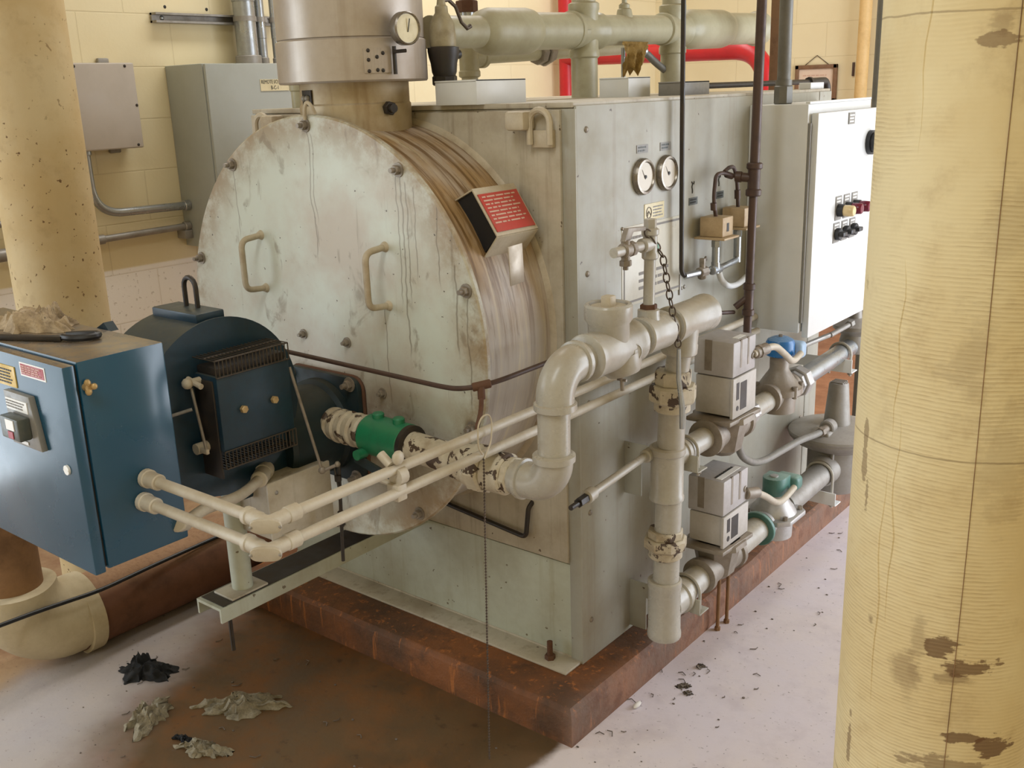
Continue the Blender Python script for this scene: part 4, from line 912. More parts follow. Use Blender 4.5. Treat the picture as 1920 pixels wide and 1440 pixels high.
def solenoid(lbl, x, y, zc, coil_mat, big):
    t = thing('solenoid_valve', lbl, 'valve', (x, y, zc-0.07), 'small gas solenoid valves')
    m = MB()
    if not big:
        m.rev((x, y, zc-0.055), (0, 0, 1), [(0.03, -0.005), (0.048, 0.0), (0.05, 0.05), (0.066, 0.055), (0.066, 0.072), (0.058, 0.076), (0.030, 0.118), (0.027, 0.125), (0.027, 0.165), (0.03, 0.168)], 32)
    else:
        m.rev((x, y, zc-0.055), (0, 0, 1), [(0.03, -0.005), (0.056, 0.0), (0.058, 0.055), (0.05, 0.06)], 32)
        m.prism([(x-0.078, y-0.05, zc+0.004), (x-0.045, y-0.082, zc+0.004), (x+0.05, y-0.08, zc+0.004), (x+0.078, y-0.05, zc+0.004), (x+0.078, y+0.055, zc+0.004), (x+0.05, y+0.082, zc+0.004), (x-0.05, y+0.08, zc+0.004), (x-0.078, y+0.05, zc+0.004)], (0, 0, 0.016), 0.004)
        m.rev((x, y, zc+0.018), (0, 0, 1), [(0.068, 0), (0.066, 0.008), (0.050, 0.03), (0.038, 0.05), (0.036, 0.062)], 32)
    for s_ in (-1, 1): m.rev((x, y+s_*0.04, zc-0.002), (0, s_, 0), [(0.036, 0), (0.038, 0.02), (0.041, 0.024), (0.041, 0.036), (0.034, 0.038)], 28)
    bd = part(t, 'valve_body', m, 'cast_light' if big else 'cast')
    bl = MB()
    if big:
        for (dx, dy) in ((0.06, -0.05), (0.062, 0.05), (-0.06, -0.05), (-0.06, 0.05)): bl.hexnut((x+dx, y+dy, zc+0.02), (x+dx, y+dy, zc+0.030), 0.008)
    else:
        for (dx, dy) in ((0.058, -0.02), (0.05, 0.038), (-0.05, -0.03), (-0.05, 0.03)): bl.cyl((x+dx, y+dy, zc-0.006), (x+dx, y+dy, zc+0.028), 0.0075, n=10)
    part(bd, 'cover_bolts', bl, 'cast')
    if big:
        zt = zc+0.078
        pts = [(x+0.004+0.034*math.cos(k*PI/10), y-0.01-0.034*math.sin(k*PI/10), zt) for k in range(11)]
        pts = [(x+0.038, y+0.03, zt)] + pts + [(x-0.03, y+0.03, zt)]
        part(t, 'coil', MB().prism(pts, (0, 0, 0.054), 0.004), coil_mat)
        part(t, 'coil_nut', MB().rev((x+0.004, y-0.012, zt+0.054), (0, 0, 1), [(0.012, 0), (0.012, 0.004), (0.009, 0.005), (0, 0.003)], 18), 'cast_light')
        part(t, 'terminal_box', MB().box((x-0.018, y+0.03, zt+0.0), (x+0.058, y+0.078, zt+0.044), 0.014, 4), coil_mat)
    else:
        zt = zc+0.108
        part(t, 'coil', MB().rev((x, y, zt), (0, 0, 1), [(0.036, 0), (0.040, 0.003), (0.040, 0.038), (0.036, 0.046), (0.022, 0.053), (0, 0.054)], 32), coil_mat)
        part(t, 'coil_nut', MB().hexnut((x, y, zt+0.052), (x, y, zt+0.06), 0.006), 'cast')
        part(t, 'terminal_box', MB().box((x-0.004, y+0.02, zt-0.012), (x+0.055, y+0.062, zt+0.036), 0.012, 4), 'blue_light')
    return t
solenoid('small valve with a bright blue round coil on the upper gas line', XV, 0.752, 0.558, 'blue_coil', False)
solenoid('shiny cast valve with a grey-green coil on the lower gas line', XW, 0.768, 0.165, 'green_coil', True)
# cable whips from the actuators
m = MB().tube([(0.222, 0.462, 0.742), (0.228, 0.50, 0.745), (0.235, 0.56, 0.745), (0.232, 0.64, 0.70), (0.225, 0.70, 0.665), (0.222, 0.762, 0.676)], 0.0095, 0.05, 12)
wz = thing('cable_whip', 'short pale cable hose from the upper actuator to the blue coil', 'cable', (0.225, 0.6, 0.7), 'short cable hoses between actuators and coils')
part(wz, 'hose', m, 'cond'); part(wz, 'hose_connector', MB().cyl((0.220, 0.470, 0.7415), (0.231, 0.522, 0.7455), 0.0155, n=16, bev=0.003).cyl((0.224, 0.485, 0.743), (0.226, 0.495, 0.7435), 0.018, n=8), 'cast')
m = MB().tube([(0.212, 0.470, 0.352), (0.22, 0.51, 0.345), (0.225, 0.56, 0.318), (0.222, 0.64, 0.268), (0.215, 0.70, 0.252), (0.21, 0.79, 0.262)], 0.0095, 0.05, 12)
wz = thing('cable_whip', 'short pale cable hose from the lower actuator to the green coil', 'cable', (0.22, 0.6, 0.3), 'short cable hoses between actuators and coils')
part(wz, 'hose', m, 'cond'); part(wz, 'hose_connector', MB().cyl((0.209, 0.468, 0.352), (0.222, 0.518, 0.343), 0.0155, n=16, bev=0.003), 'cast')

# large regulator
rg = thing('gas_regulator', 'large grey gas regulator with a tall tapered spring tower', 'regulator', (XW, 1.25, 0.1))
RX, RY, RZ = XW, 1.238, 0.298
m = MB().rev((RX, RY, RZ), (0, 0, -1), [(0.150, 0), (0.150, 0.012), (0.135, 0.03), (0.092, 0.05), (0.088, 0.055), (0.088, 0.175), (0.075, 0.195), (0, 0.197)], 48)
m.rev((RX, RY-0.02, ZW+0.03), (0, -1, 0), [(0.05, 0), (0.05, 0.09), (0.044, 0.1)], 28); m.rev((RX, RY+0.02, ZW+0.03), (0, 1, 0), [(0.05, 0), (0.05, 0.09), (0.044, 0.1)], 28)
m.box((RX+0.02, RY-0.094, ZW-0.02), (RX+0.03, RY-0.07, ZW+0.11), 0.004)
part(rg, 'regulator_body', m, 'reg')
m = MB().rev((RX, RY, RZ), (0, 0, 1), [(0.152, -0.006), (0.154, 0), (0.152, 0.006), (0.146, 0.010), (0.136, 0.016), (0.08, 0.026), (0.05, 0.028)], 48)
part(rg, 'diaphragm_cover', m, 'reg')
part(rg, 'spring_tower', MB().rev((RX, RY, RZ+0.02), (0, 0, 1), [(0.050, 0), (0.043, 0.006), (0.0415, 0.02), (0.031, 0.142), (0.028, 0.147), (0.0, 0.148)], 36), 'reg')
m = MB()
for k in range(4): m.box((RX-0.021, RY-0.021+k*0.012, RZ+0.164), (RX+0.021, RY-0.015+k*0.012, RZ+0.172), 0.0015)
part(rg, 'tower_cap_ribs', m, 'reg')
m = MB().box((RX-0.03, RY-0.125, RZ+0.008), (RX+0.024, RY-0.045, RZ+0.030), 0.008, 3); m.rev((RX+0.002, RY-0.06, RZ+0.036), (0, -1, 0), [(0.024, 0), (0.024, 0.03), (0.02, 0.034)], 24)
part(rg, 'vent_boss', m, 'reg')
part(rg, 'print', dashes(MB(), (RX+0.055, RY-0.02, RZ+0.024), (0, 1, 0), (-1, 0, 0.1), 0.06, 0.008, 1, 8, gap=0.2), 'ink')
# vent hose to the regulator
vh = thing('vent_hose', 'grey rubber vent hose drooping from the upper valve to the large regulator', 'hose', (0.15, 0.8, 0.4))
part(vh, 'hose', MB().tube([(0.165, 0.498, 0.535), (0.160, 0.512, 0.475), (0.157, 0.545, 0.425), (0.155, 0.62, 0.380), (0.155, 0.70, 0.362), (0.155, 0.80, 0.358), (0.157, 0.95, 0.352), (0.159, 1.05, 0.338), (0.160, 1.10, 0.334)], 0.0105, 0.06, 14), 'grey_label')
m = MB().hexnut((0.160, 1.092, 0.334), (0.160, 1.112, 0.334), 0.016); m.cyl((0.160, 1.11, 0.334), (0.160, 1.15, 0.334), 0.013, n=16)
part(vh, 'hose_fitting', m, 'cast')
# small pilot regulator at the far end of the upper line
pr_ = thing('pilot_regulator', 'small dark grey regulator at the far end of the upper gas line', 'regulator', (XV, 1.30, 0.57))
m = MB().rev((XV, 1.325, 0.548), (0, 0, 1), [(0.038, 0), (0.045, 0.01), (0.045, 0.04), (0.040, 0.06), (0.055, 0.075), (0.068, 0.082), (0.068, 0.094), (0.045, 0.108), (0.022, 0.116), (0.020, 0.15), (0, 0.152)], 32)
part(pr_, 'regulator_body', m, 'reg')
part(pr_, 'vent_fitting', MB().hexnut((XV+0.01, 1.27, 0.658), (XV+0.01, 1.245, 0.656), 0.013).cyl((XV+0.01, 1.25, 0.656), (XV-0.0, 1.12, 0.647), 0.008, n=12), 'galv_dull')
m = MB().tube([(XV, 1.13, 0.648), (0.13, 1.02, 0.634), (0.09, 0.88, 0.612)], 0.0075, 0.02, 10)
solo('thin_vent_tube', m, 'galv_dull', 'thin grey tube running under the grey panel from the small regulator', 'tube', (0.12, 1.0, 0.63))

# pipe brackets and u-bolts
def bracket(lbl, y, x1, ztop, zleg, pipe_c, pr, col='boiler'):
    t = thing('pipe_bracket', lbl, 'bracket', (0.05, y, zleg), 'pipe brackets on the boiler side')
    m = MB()
    m.prism([(SX, y, zleg), (SX+0.05, y, zleg), (SX+0.05, y, ztop-0.042), (x1, y, ztop-0.042), (x1, y, ztop), (SX, y, ztop)], (0, 0.004, 0), 0.0008); m.box((SX+0.055, y+0.0045, ztop-0.045), (x1, y+0.05, ztop-0.041), 0.001)
    part(t, 'angle_bracket', m, col)
    px, pz = pipe_c; r = pr+0.006; yy = y+0.03
    pts = [(px+r, yy, ztop-0.06)] + [(px+r*math.cos(k*PI/12), yy, pz+r*math.sin(k*PI/12)) for k in range(13)] + [(px-r, yy, ztop-0.06)]
    ub = part(t, 'u_bolt', MB().tube(pts, 0.0045, 0, 10), 'gas')
    part(ub, 'u_bolt_nut', MB().hexnut((px+r, yy, ztop-0.055), (px+r, yy, ztop-0.045), 0.009), 'cast')
    return t
bracket('cream angle bracket holding the lower gas line near the pad corner', 0.215, 0.215, 0.148, 0.012, (0.157, 0.15), 0.036)
bracket('cream angle bracket holding the upper gas line below the first valve', 0.190, 0.215, 0.545, 0.405, (XV, ZU-0.002), 0.0285)
bracket('grey bracket with a u-bolt holding the lower line beside the large regulator', 1.085, 0.225, 0.142, 0.10, (XW, ZW+0.023), 0.0375, 'panel')
bracket('grey bracket with a u-bolt holding the upper line below the panel', 1.185, 0.215, 0.558, 0.52, (XV, ZU+0.02), 0.0285, 'panel')
for (x, y, lbl) in ((0.122, 0.500, 'rusty upright rod on the floor below the lower valve body, nearer of two'), (0.124, 0.552, 'rusty upright rod on the floor below the lower valve body, farther of two')):
    m = MB().cyl((x, y, FL), (x+0.002, y, 0.07), 0.0055, n=10).hexnut((x, y, FL), (x, y, FL+0.010), 0.009)
    solo('threaded_rod', m, 'brown_wrap', lbl, 'rod', (x, y, FL), 'rods below the lower valve')
# small sensing line from the box to the long riser
sl = thing('sensing_line', 'small cream pipe with a dark bush from the boiler side to the gas riser', 'pipe', (0.1, 0.0, 0.5))
part(sl, 'line_pipe', MB().cyl((0.125, 0.118, 0.560), (0.155, -0.19, 0.560), 0.0095, n=16), 'gas')
part(sl, 'line_tee', MB().cyl((0.152, -0.165, 0.560), (0.156, -0.20, 0.560), 0.0155, n=16, bev=0.003), 'gas')
part(sl, 'line_elbow', MB().cyl((0.127, 0.118, 0.560), (0.130, 0.085, 0.560), 0.016, n=16, bev=0.003), 'gas')
part(sl, 'dark_bush', MB().hexnut((0.156, -0.198, 0.560), (0.159, -0.232, 0.560), 0.011).cyl((0.159, -0.23, 0.56), (0.161, -0.262, 0.56), 0.006, n=10), 'blackmetal')

# ------------------------------------------------------------------ electrical conduits from the blue cabinet to the grey panel
def conduit(lbl, xc, zc, yc, r):
    t = thing('conduit', lbl, 'conduit', (xc, yc, zc), 'conduits from the blue cabinet')
    part(t, 'cross_conduit', MB().cyl((bx1+0.02, yc, zc), (xc-0.045, yc, zc), r, n=18), 'cond')
    part(t, 'long_conduit', MB().cyl((xc, yc+0.055, zc), (xc, 0.835, zc), r, n=18), 'cond')
    m = MB().cyl((xc-0.052, yc, zc), (xc-0.02, yc, zc), r*1.35, n=16, bev=0.002)
    m.tube([(xc-0.035, yc, zc), (xc-0.004, yc-0.002, zc), (xc+0.002, yc+0.004, zc), (xc, yc+0.045, zc)], r*1.28, 0.016, 16)
    m.cyl((xc, yc+0.035, zc), (xc, yc+0.062, zc), r*1.45, n=16, bev=0.002); m.cyl((xc-0.058, yc, zc), (xc-0.045, yc, zc), r*1.55, n=16, bev=0.002)
    fit = part(t, 'corner_fitting', m, 'cond')
    # oval cover plate facing down and out at the corner
    n_ = V((0.6, -0.75, -0.15)).normalized(); a_ = V((0.78, 0.62, 0)).normalized(); b2 = n_.cross(a_)
    c_ = V((xc-0.006, yc+0.003, zc))+n_*(r*1.05)
    pts = []
    for k in range(20):
        tt = 2*PI*k/20; ex = math.copysign(abs(math.cos(tt))**0.7, math.cos(tt))*0.026; ey = math.copysign(abs(math.sin(tt))**0.7, math.sin(tt))*0.0135
        pts.append(c_+a_*ex+b2*ey)
    cv = part(fit, 'cover_plate', MB().prism(pts, n_*0.007, 0.0015), 'cond')
    sm = MB()
    for s_ in (-1, 1): sm.dome(c_+n_*0.007+a_*0.024*s_, n_, 0.003, 0.002, 8)
    part(cv, 'cover_screws', sm, 'galv_dull')
    m = MB().cyl((bx1, yc, zc), (bx1+0.014, yc, zc), r*1.75, n=18, bev=0.002); m.cyl((bx1+0.012, yc, zc), (bx1+0.045, yc, zc), r*1.5, n=18, bev=0.002)
    part(t, 'conduit_connector', m, 'cond')
    return t
conduit('upper of the two thin cream conduits from the blue cabinet', 0.046, 0.748, -0.940, 0.0102)
conduit('lower of the two thin cream conduits from the blue cabinet', 0.055, 0.706, -0.952, 0.0102)
m = MB().cyl((0.049, -0.655, 0.735), (0.049, -0.635, 0.735), 0.018, n=14).box((0.035, -0.665, 0.69), (0.064, -0.640, 0.722), 0.003)
m.cyl((0.045, -0.66, 0.758), (0.02, -0.66, 0.775), 0.009, n=12); m.sph((0.055, -0.65, 0.772), 0.014, (0.6, 1, 1), 12); m.cyl((0.0, -0.65, 0.718), (0.062, -0.65, 0.716), 0.006, n=8)
solo('conduit_clamp', m, 'cond', 'small clamp tying the two cream conduits together', 'clamp', (0.049, -0.65, 0.735))
# bead chain with wire loop hung on the conduits
bc = thing('bead_chain', 'bead chain on a wire loop hanging from the cream conduits', 'chain', (0.058, -0.425, 0.72))
lp = [(0.066, -0.428, 0.712), (0.066, -0.440, 0.73), (0.066, -0.438, 0.775), (0.066, -0.424, 0.792), (0.066, -0.402, 0.790), (0.066, -0.394, 0.77), (0.066, -0.40, 0.73), (0.066, -0.418, 0.708), (0.066, -0.425, 0.698)]
part(bc, 'wire_loop', MB().tube(lp, 0.0018, 0.012, 6), 'lug')
m = MB(); z = 0.70
m.cyl((0.066, -0.425, 0.70), (0.064, -0.447, 0.01), 0.0009, n=6)
k = 0
while z > 0.01:
    f_ = (0.70-z)/0.69; m.sph((0.066-0.002*f_, -0.425-0.022*f_, z), 0.0026, (1, 1, 1), 6); z -= 0.0068
part(bc, 'beads', m, 'chain', None, 'stuff')
# thin copper tube from the burner, tee and on to the brown pipe
ct = thing('copper_tube', 'thin dark tube from the burner across the drum to the brown pipe', 'tube', (-0.02, -0.36, 0.82))
part(ct, 'tube_run', MB().tube([(-0.60, -0.385, 0.829), (-0.30, -0.375, 0.82), (-0.09, -0.372, 0.815), (-0.045, -0.370, 0.816), (-0.005, -0.345, 0.822), (0.016, -0.30, 0.828), (0.022, -0.10, 0.832), (0.028, 0.20, 0.835), (0.04, 0.42, 0.832), (0.085, 0.62, 0.806)], 0.0055, 0.03, 10), 'brown_pipe')
m = MB().cyl((-0.018, -0.355, 0.820), (0.008, -0.325, 0.826), 0.0095, n=12, bev=0.002); m.cyl((-0.004, -0.343, 0.822), (-0.002, -0.345, 0.795), 0.008, n=12)
part(ct, 'tube_tee', m, 'rust')
part(ct, 'branch_tube', MB().tube([(-0.002, -0.345, 0.80), (0.012, -0.365, 0.775), (0.022, -0.39, 0.752), (0.03, -0.40, 0.745)], 0.005, 0.02, 8), 'rust')

# ------------------------------------------------------------------ grey control panel on the boiler side
cp_ = thing('control_panel', 'grey wall-box control panel with a white-lit door on the boiler side', 'control panel', (0.1, 1.08, 0.71))
px1, py0, py1, pz0, pz1 = 0.178, 0.840, 1.310, 0.712, 1.346
bd = part(cp_, 'panel_body', MB().box((SX, py0, pz0), (px1, py1, pz1), 0.003).box((px1-0.012, py0+0.01, pz1), (px1, py1, pz1+0.006)), 'panel')
part(cp_, 'hinge', MB().cyl((px1+0.004, py0+0.006, pz0+0.03), (px1+0.004, py0+0.006, pz1-0.05), 0.0045, n=12), 'grey_label')
dr_ = part(cp_, 'panel_door', MB().box((px1+0.004, py0+0.014, 0.698), (px1+0.024, py1+0.012, 1.322), 0.003), 'panel')
XD = px1+0.024
kb = part(dr_, 'rotary_handle', MB().cyl((XD, 1.250, 1.222), (XD+0.012, 1.250, 1.222), 0.036, n=24).rev((XD+0.010, 1.250, 1.222), (1, 0, 0), [(0.030, 0), (0.030, 0.03), (0.026, 0.034), (0, 0.034)], 12), 'black')
npl = part(dr_, 'panel_nameplate', MB().box((XD, 1.068, 1.283), (XD+0.003, 1.112, 1.327-0.012)), 'grey_label')
part(npl, 'print', dashes(MB(), (XD+0.003, 1.072, 1.312), (0, 1, 0), (0, 0, 1), 0.036, 0.026, 3, 51, gap=0.5), 'white')
for i, y in enumerate((1.028, 1.090, 1.152)):
    lp_ = part(dr_, 'legend_plate', MB().box((XD, y-0.022, 1.015), (XD+0.002, y+0.022, 1.084)), 'grey_label')
    part(lp_, 'print', dashes(MB(), (XD+0.002, y-0.017, 1.082), (0, 1, 0), (0, 0, 1), 0.034, 0.018, 2, 60+i), 'white')
    lm = part(dr_, 'pilot_lamp', MB().cyl((XD+0.002, y, 1.043), (XD+0.020, y, 1.043), 0.0185, n=24), 'black')
    part(lm, 'lamp_lens', MB().rev((XD+0.020, y, 1.043), (1, 0, 0), [(0.016, 0), (0.0165, 0.012), (0.0155, 0.026), (0.013, 0.029), (0, 0.030)], 24), 'amber' if i == 0 else 'maroon', 'pale amber lens' if i == 0 else 'dark red lens')
for i, y in enumerate((1.022, 1.084, 1.146)):
    lp_ = part(dr_, 'legend_plate', MB().box((XD, y-0.022, 0.950), (XD+0.002, y+0.022, 1.008)), 'grey_label')
    part(lp_, 'print', dashes(MB(), (XD+0.002, y-0.017, 1.006), (0, 1, 0), (0, 0, 1), 0.034, 0.018, 2, 70+i), 'white')
    sw = part(dr_, 'selector_switch', MB().cyl((XD+0.002, y, 0.975), (XD+0.016, y, 0.975), 0.018, n=24, bev=0.002), 'black')
    part(sw, 'switch_knob', MB().box((XD+0.014, y-0.016, 0.969), (XD+0.030, y+0.016, 0.982), 0.003), 'black')

# pressure switches on the boiler side in front of the panel
def pswitch(lbl, y, x, z0, ytop):
    t = thing('pressure_switch', lbl, 'switch', (x, y, 0.97), 'small beige pressure switches')
    hb = part(t, 'switch_body', MB().box((x-0.034, y-0.030, z0), (x+0.034, y+0.030, z0+0.052), 0.004), 'switch')
    part(hb, 'mounting_tab', MB().box((x-0.044, y-0.042, z0-0.006), (x+0.046, y+0.042, z0), 0.002), 'switch')
    part(hb, 'body_slot', MB().box((x+0.033, y-0.008, z0+0.014), (x+0.0348, y+0.004, z0+0.036)), 'ink')
    part(t, 'stem', MB().cyl((x, y, z0-0.005), (x, y, z0-0.10), 0.0105, n=16).hexnut((x, y, z0-0.03), (x, y, z0-0.012), 0.0125), 'galv')
    return t
pswitch('beige pressure switch nearer the front, under a bent tube', 0.565, 0.055, 1.020, 0)
pswitch('beige pressure switch nearer the grey panel, half behind the brown pipe', 0.700, 0.050, 1.030, 0)
sm_ = thing('switch_manifold', 'small manifold of pipe and cock joining the two pressure switches', 'pipe', (0.04, 0.58, 0.93))
part(sm_, 'feed_pipe', MB().cyl((0.032, 0.44, 0.930), (0.05, 0.575, 0.930), 0.0085, n=14), 'galv')
m = MB().cyl((0.04, 0.502, 0.930), (0.043, 0.535, 0.930), 0.014, n=8, bev=0.002); m.cyl((0.041, 0.518, 0.91), (0.041, 0.518, 0.953), 0.008, n=12); m.box((0.034, 0.512, 0.95), (0.049, 0.524, 0.966), 0.002); m.hexnut((0.041, 0.518, 0.912), (0.041, 0.518, 0.922), 0.012)
part(sm_, 'cock', m, 'cast')
part(sm_, 'manifold_tee', MB().cyl((0.054, 0.545, 0.930), (0.055, 0.590, 0.930), 0.0125, n=16, bev=0.002).cyl((0.055, 0.567, 0.93), (0.055, 0.565, 0.95), 0.012, n=16), 'galv')
part(sm_, 'joining_pipe', MB().tube([(0.055, 0.59, 0.930), (0.052, 0.69, 0.936), (0.050, 0.70, 0.945)], 0.0085, 0.01, 12), 'galv')
part(sm_, 'bent_hose', MB().tube([(0.056, 0.582, 0.922), (0.055, 0.60, 0.895), (0.05, 0.65, 0.868), (0.045, 0.72, 0.862), (0.04, 0.80, 0.878)], 0.0085, 0.03, 12), 'panel')
# brown pole with a tee and the two tubes
bp = thing('brown_pipe', 'tall dark brown pipe standing in front of the grey panel', 'pipe', (0.115, 0.65, 0.7))
A, B = V((0.118, 0.672, 2.1)), V((0.118, 0.638, 0.76))
pt = lambda z: A+(B-A)*((A.z-z)/(A.z-B.z))
part(bp, 'upper_pipe', MB().cyl(pt(ZC), pt(1.20), 0.0128, n=20), 'brown_pipe')
part(bp, 'lower_pipe', MB().cyl(pt(1.13), pt(0.742), 0.0112, n=20), 'brown_pipe')
m = MB().cyl(pt(1.205), pt(1.125), 0.016, n=20); m.cyl(pt(1.205), pt(1.188), 0.021, n=20, bev=0.003); m.cyl(pt(1.137), pt(1.118), 0.0205, n=20, bev=0.003)
q = pt(1.165); m.cyl(q, q+V((-0.045, -0.012, 0.004)), 0.012, n=16); m.cyl(q+V((-0.03, -0.008, 0.003)), q+V((-0.048, -0.013, 0.004)), 0.0145, n=16, bev=0.002)
part(bp, 'pipe_tee', m, 'brown_pipe')
m = MB().cyl(pt(0.885), pt(0.868), 0.0165, n=20, bev=0.002); m.cyl(pt(0.868), pt(0.812), 0.013, n=20); m.cyl(pt(0.815), pt(0.797), 0.0165, n=20, bev=0.002)
m.cyl(pt(0.85), pt(0.85)+V((-0.03, -0.02, -0.03)), 0.009, n=12)
part(bp, 'lower_tee', m, 'brown_pipe')
q2 = q+V((-0.045, -0.012, 0.004))
st_ = thing('switch_tubing', 'thin dark tubing from the brown pipe looping down to the pressure switches', 'tube', (0.06, 0.62, 1.12))
part(st_, 'near_tube', MB().tube([q2, (0.062, 0.575, 1.184), (0.057, 0.552, 1.180), (0.055, 0.545, 1.12), (0.055, 0.560, 1.070)], 0.0052, 0.022, 10), 'brown_pipe')
part(st_, 'far_tube', MB().tube([(0.064, 0.585, 1.186), (0.055, 0.63, 1.194), (0.05, 0.668, 1.192), (0.05, 0.688, 1.15), (0.05, 0.697, 1.082)], 0.0052, 0.02, 10), 'brown_pipe')
part(st_, 'tube_nuts', MB().cyl((0.055, 0.5455, 1.108), (0.055, 0.548, 1.090), 0.0085, n=12).cyl((0.05, 0.691, 1.128), (0.05, 0.693, 1.105), 0.0085, n=12).cyl(q2+V((-0.006, -0.014, 0.002)), q2+V((-0.012, -0.034, 0.008)), 0.0085, n=12), 'brown_pipe')
# thin black rod/tube down the boiler side
bt = thing('black_tube', 'straight thin black tube running down the pale boiler side', 'tube', (0.03, 0.42, 0.93))
part(bt, 'tube_run', MB().tube([(0.03, 0.405, ZC), (0.03, 0.42, 1.3), (0.03, 0.426, 0.945), (0.031, 0.44, 0.930), (0.032, 0.455, 0.930)], 0.0062, 0.014, 10), 'blackmetal')
part(bt, 'tube_clip', MB().box((SX, 0.455, 0.875), (SX+0.004, 0.462, 0.93)).dome((SX, 0.485, 0.892), (1, 0, 0), 0.006, 0.004), 'galv_dull')

# ------------------------------------------------------------------ pipework above the boiler
HXc = -0.48
hd = thing('steam_header', 'thick greyish header pipe running along above the boiler', 'pipe', (HXc, 0.9, 1.38))
zh = lambda y: 1.553+0.027*(y-0.12)
def seg(y0_, y1_, r0, r1=None, n=36, bev=0.0): return MB().cyl((HXc, y0_, zh(y0_)), (HXc, y1_, zh(y1_)), r0, r1, n, bev)
part(hd, 'front_pipe', seg(0.07, 0.30, 0.040), 'header')
m = MB().rev((HXc, 0.255, zh(0.255)), (0, 1, 0.027), [(0.040, 0), (0.054, 0.014), (0.060, 0.04), (0.061, 0.19), (0.058, 0.21), (0.050, 0.225)], 40)
part(hd, 'reducer_sleeve', m, 'header')
part(hd, 'second_pipe', seg(0.46, 0.70, 0.050), 'header')
def tee(yc, rr, rv, label_):
    m = MB().rev((HXc, yc-0.075, zh(yc)), (0, 1, 0), [(rr-0.003, 0), (rr+0.003, 0.004), (rr+0.003, 0.016), (rr, 0.022), (rr, 0.128), (rr+0.003, 0.134), (rr+0.003, 0.146), (rr-0.003, 0.15)], 36)
    m.rev((HXc, yc, zh(yc)-0.078), (0, 0, 1), [(rv+0.001, 0), (rv+0.006, 0.004), (rv+0.006, 0.02), (rv+0.003, 0.026), (rv+0.003, 0.13), (rv+0.006, 0.136), (rv+0.006, 0.152), (rv, 0.156)], 36)
    t = part(hd, 'header_tee', m, 'header')
    part(t, 'tee_riser', MB().cyl((HXc, yc, H-0.005), (HXc, yc, zh(yc)-0.07), rv, n=32), 'header')
    part(t, 'up_pipe', MB().cyl((HXc, yc, zh(yc)+0.07), (HXc, yc, ZC), rv-0.004, n=32), 'header')
tee(0.735, 0.050, 0.0395, '')
tee(1.252, 0.048, 0.0395, '')
part(hd, 'middle_pipe', seg(0.78, 1.21, 0.0445), 'header')
m = MB().rev((HXc, 1.31, zh(1.31)), (0, 1, 0.027), [(0.048, 0), (0.060, 0.02), (0.065, 0.06), (0.065, 0.27), (0.060, 0.30), (0.054, 0.31)], 40)
part(hd, 'large_sleeve', m, 'header')
m = seg(1.60, 1.86, 0.055); m.sph((HXc, 1.88, zh(1.88)), 0.064, (1, 0.95, 1), 28)
part(hd, 'end_elbow', m, 'header')
# second, thinner header further left
h2 = thing('water_pipe', 'thinner pale pipe with a hexagonal union behind the header', 'pipe', (-0.85, 0.65, 1.38))
X2 = -0.85; z2 = 1.512
part(h2, 'riser', MB().cyl((X2, 0.64, H-0.005), (X2, 0.64, z2-0.04), 0.026, n=26), 'header')
m = MB().rev((X2, 0.64, z2-0.062), (0, 0, 1), [(0.028, 0), (0.034, 0.004), (0.034, 0.018), (0.031, 0.022), (0.031, 0.10), (0.034, 0.104), (0.034, 0.118), (0.028, 0.12)], 28); m.rev((X2, 0.65, z2), (0, 1, 0), [(0.030, 0), (0.030, 0.04), (0.034, 0.044), (0.034, 0.06), (0.026, 0.062)], 28)
part(h2, 'pipe_tee', m, 'header')
part(h2, 'upper_riser', MB().cyl((X2, 0.64, z2+0.05), (X2, 0.64, ZC), 0.024, n=24), 'galv')
part(h2, 'hex_bushing', MB().hexnut((X2, 0.64, z2+0.13), (X2, 0.64, z2+0.165), 0.034), 'rust')
part(h2, 'cross_pipe', MB().cyl((X2, 0.68, z2+0.003), (X2, 1.50, z2+0.035), 0.026, n=26), 'header')
m = MB().cyl((X2, 0.985, z2+0.014), (X2, 1.015, z2+0.016), 0.040, n=8, bev=0.003); m.cyl((X2, 1.020, z2+0.016), (X2, 1.04, z2+0.017), 0.046, n=8, bev=0.003); m.cyl((X2, 1.045, z2+0.017), (X2, 1.065, z2+0.018), 0.038, n=8, bev=0.003)
part(h2, 'union', m, 'cast')
# safety valve at the front of the header
sv = thing('safety_valve', 'brassy safety valve with a curved lever, right of the flue', 'valve', (-0.40, 0.03, 1.38))
sx, sy = -0.40, 0.028
part(sv, 'inlet_pipe', MB().cyl((sx, sy, H-0.005), (sx, sy, H+0.055), 0.022, n=24), 'header')
m = MB().cyl((sx, sy, H+0.045), (sx, sy, H+0.068), 0.030, n=8, bev=0.003); m.rev((sx, sy, H+0.066), (0, 0, 1), [(0.026, 0), (0.030, 0.01), (0.032, 0.03), (0.036, 0.045), (0.038, 0.058), (0.038, 0.066), (0.030, 0.068)], 28)
m.cyl((sx, sy, H+0.11), (sx+0.004, sy+0.05, H+0.118), 0.012, n=12)
part(sv, 'valve_base', m, 'blackmetal')
part(sv, 'spring_bonnet', MB().rev((sx, sy, H+0.132), (0, 0, 1), [(0.030, 0), (0.032, 0.006), (0.032, 0.03), (0.031, 0.034), (0.029, 0.055), (0.020, 0.072), (0.016, 0.078), (0.015, 0.092), (0.011, 0.096), (0.009, 0.11), (0, 0.112)], 28), 'valve_olive')
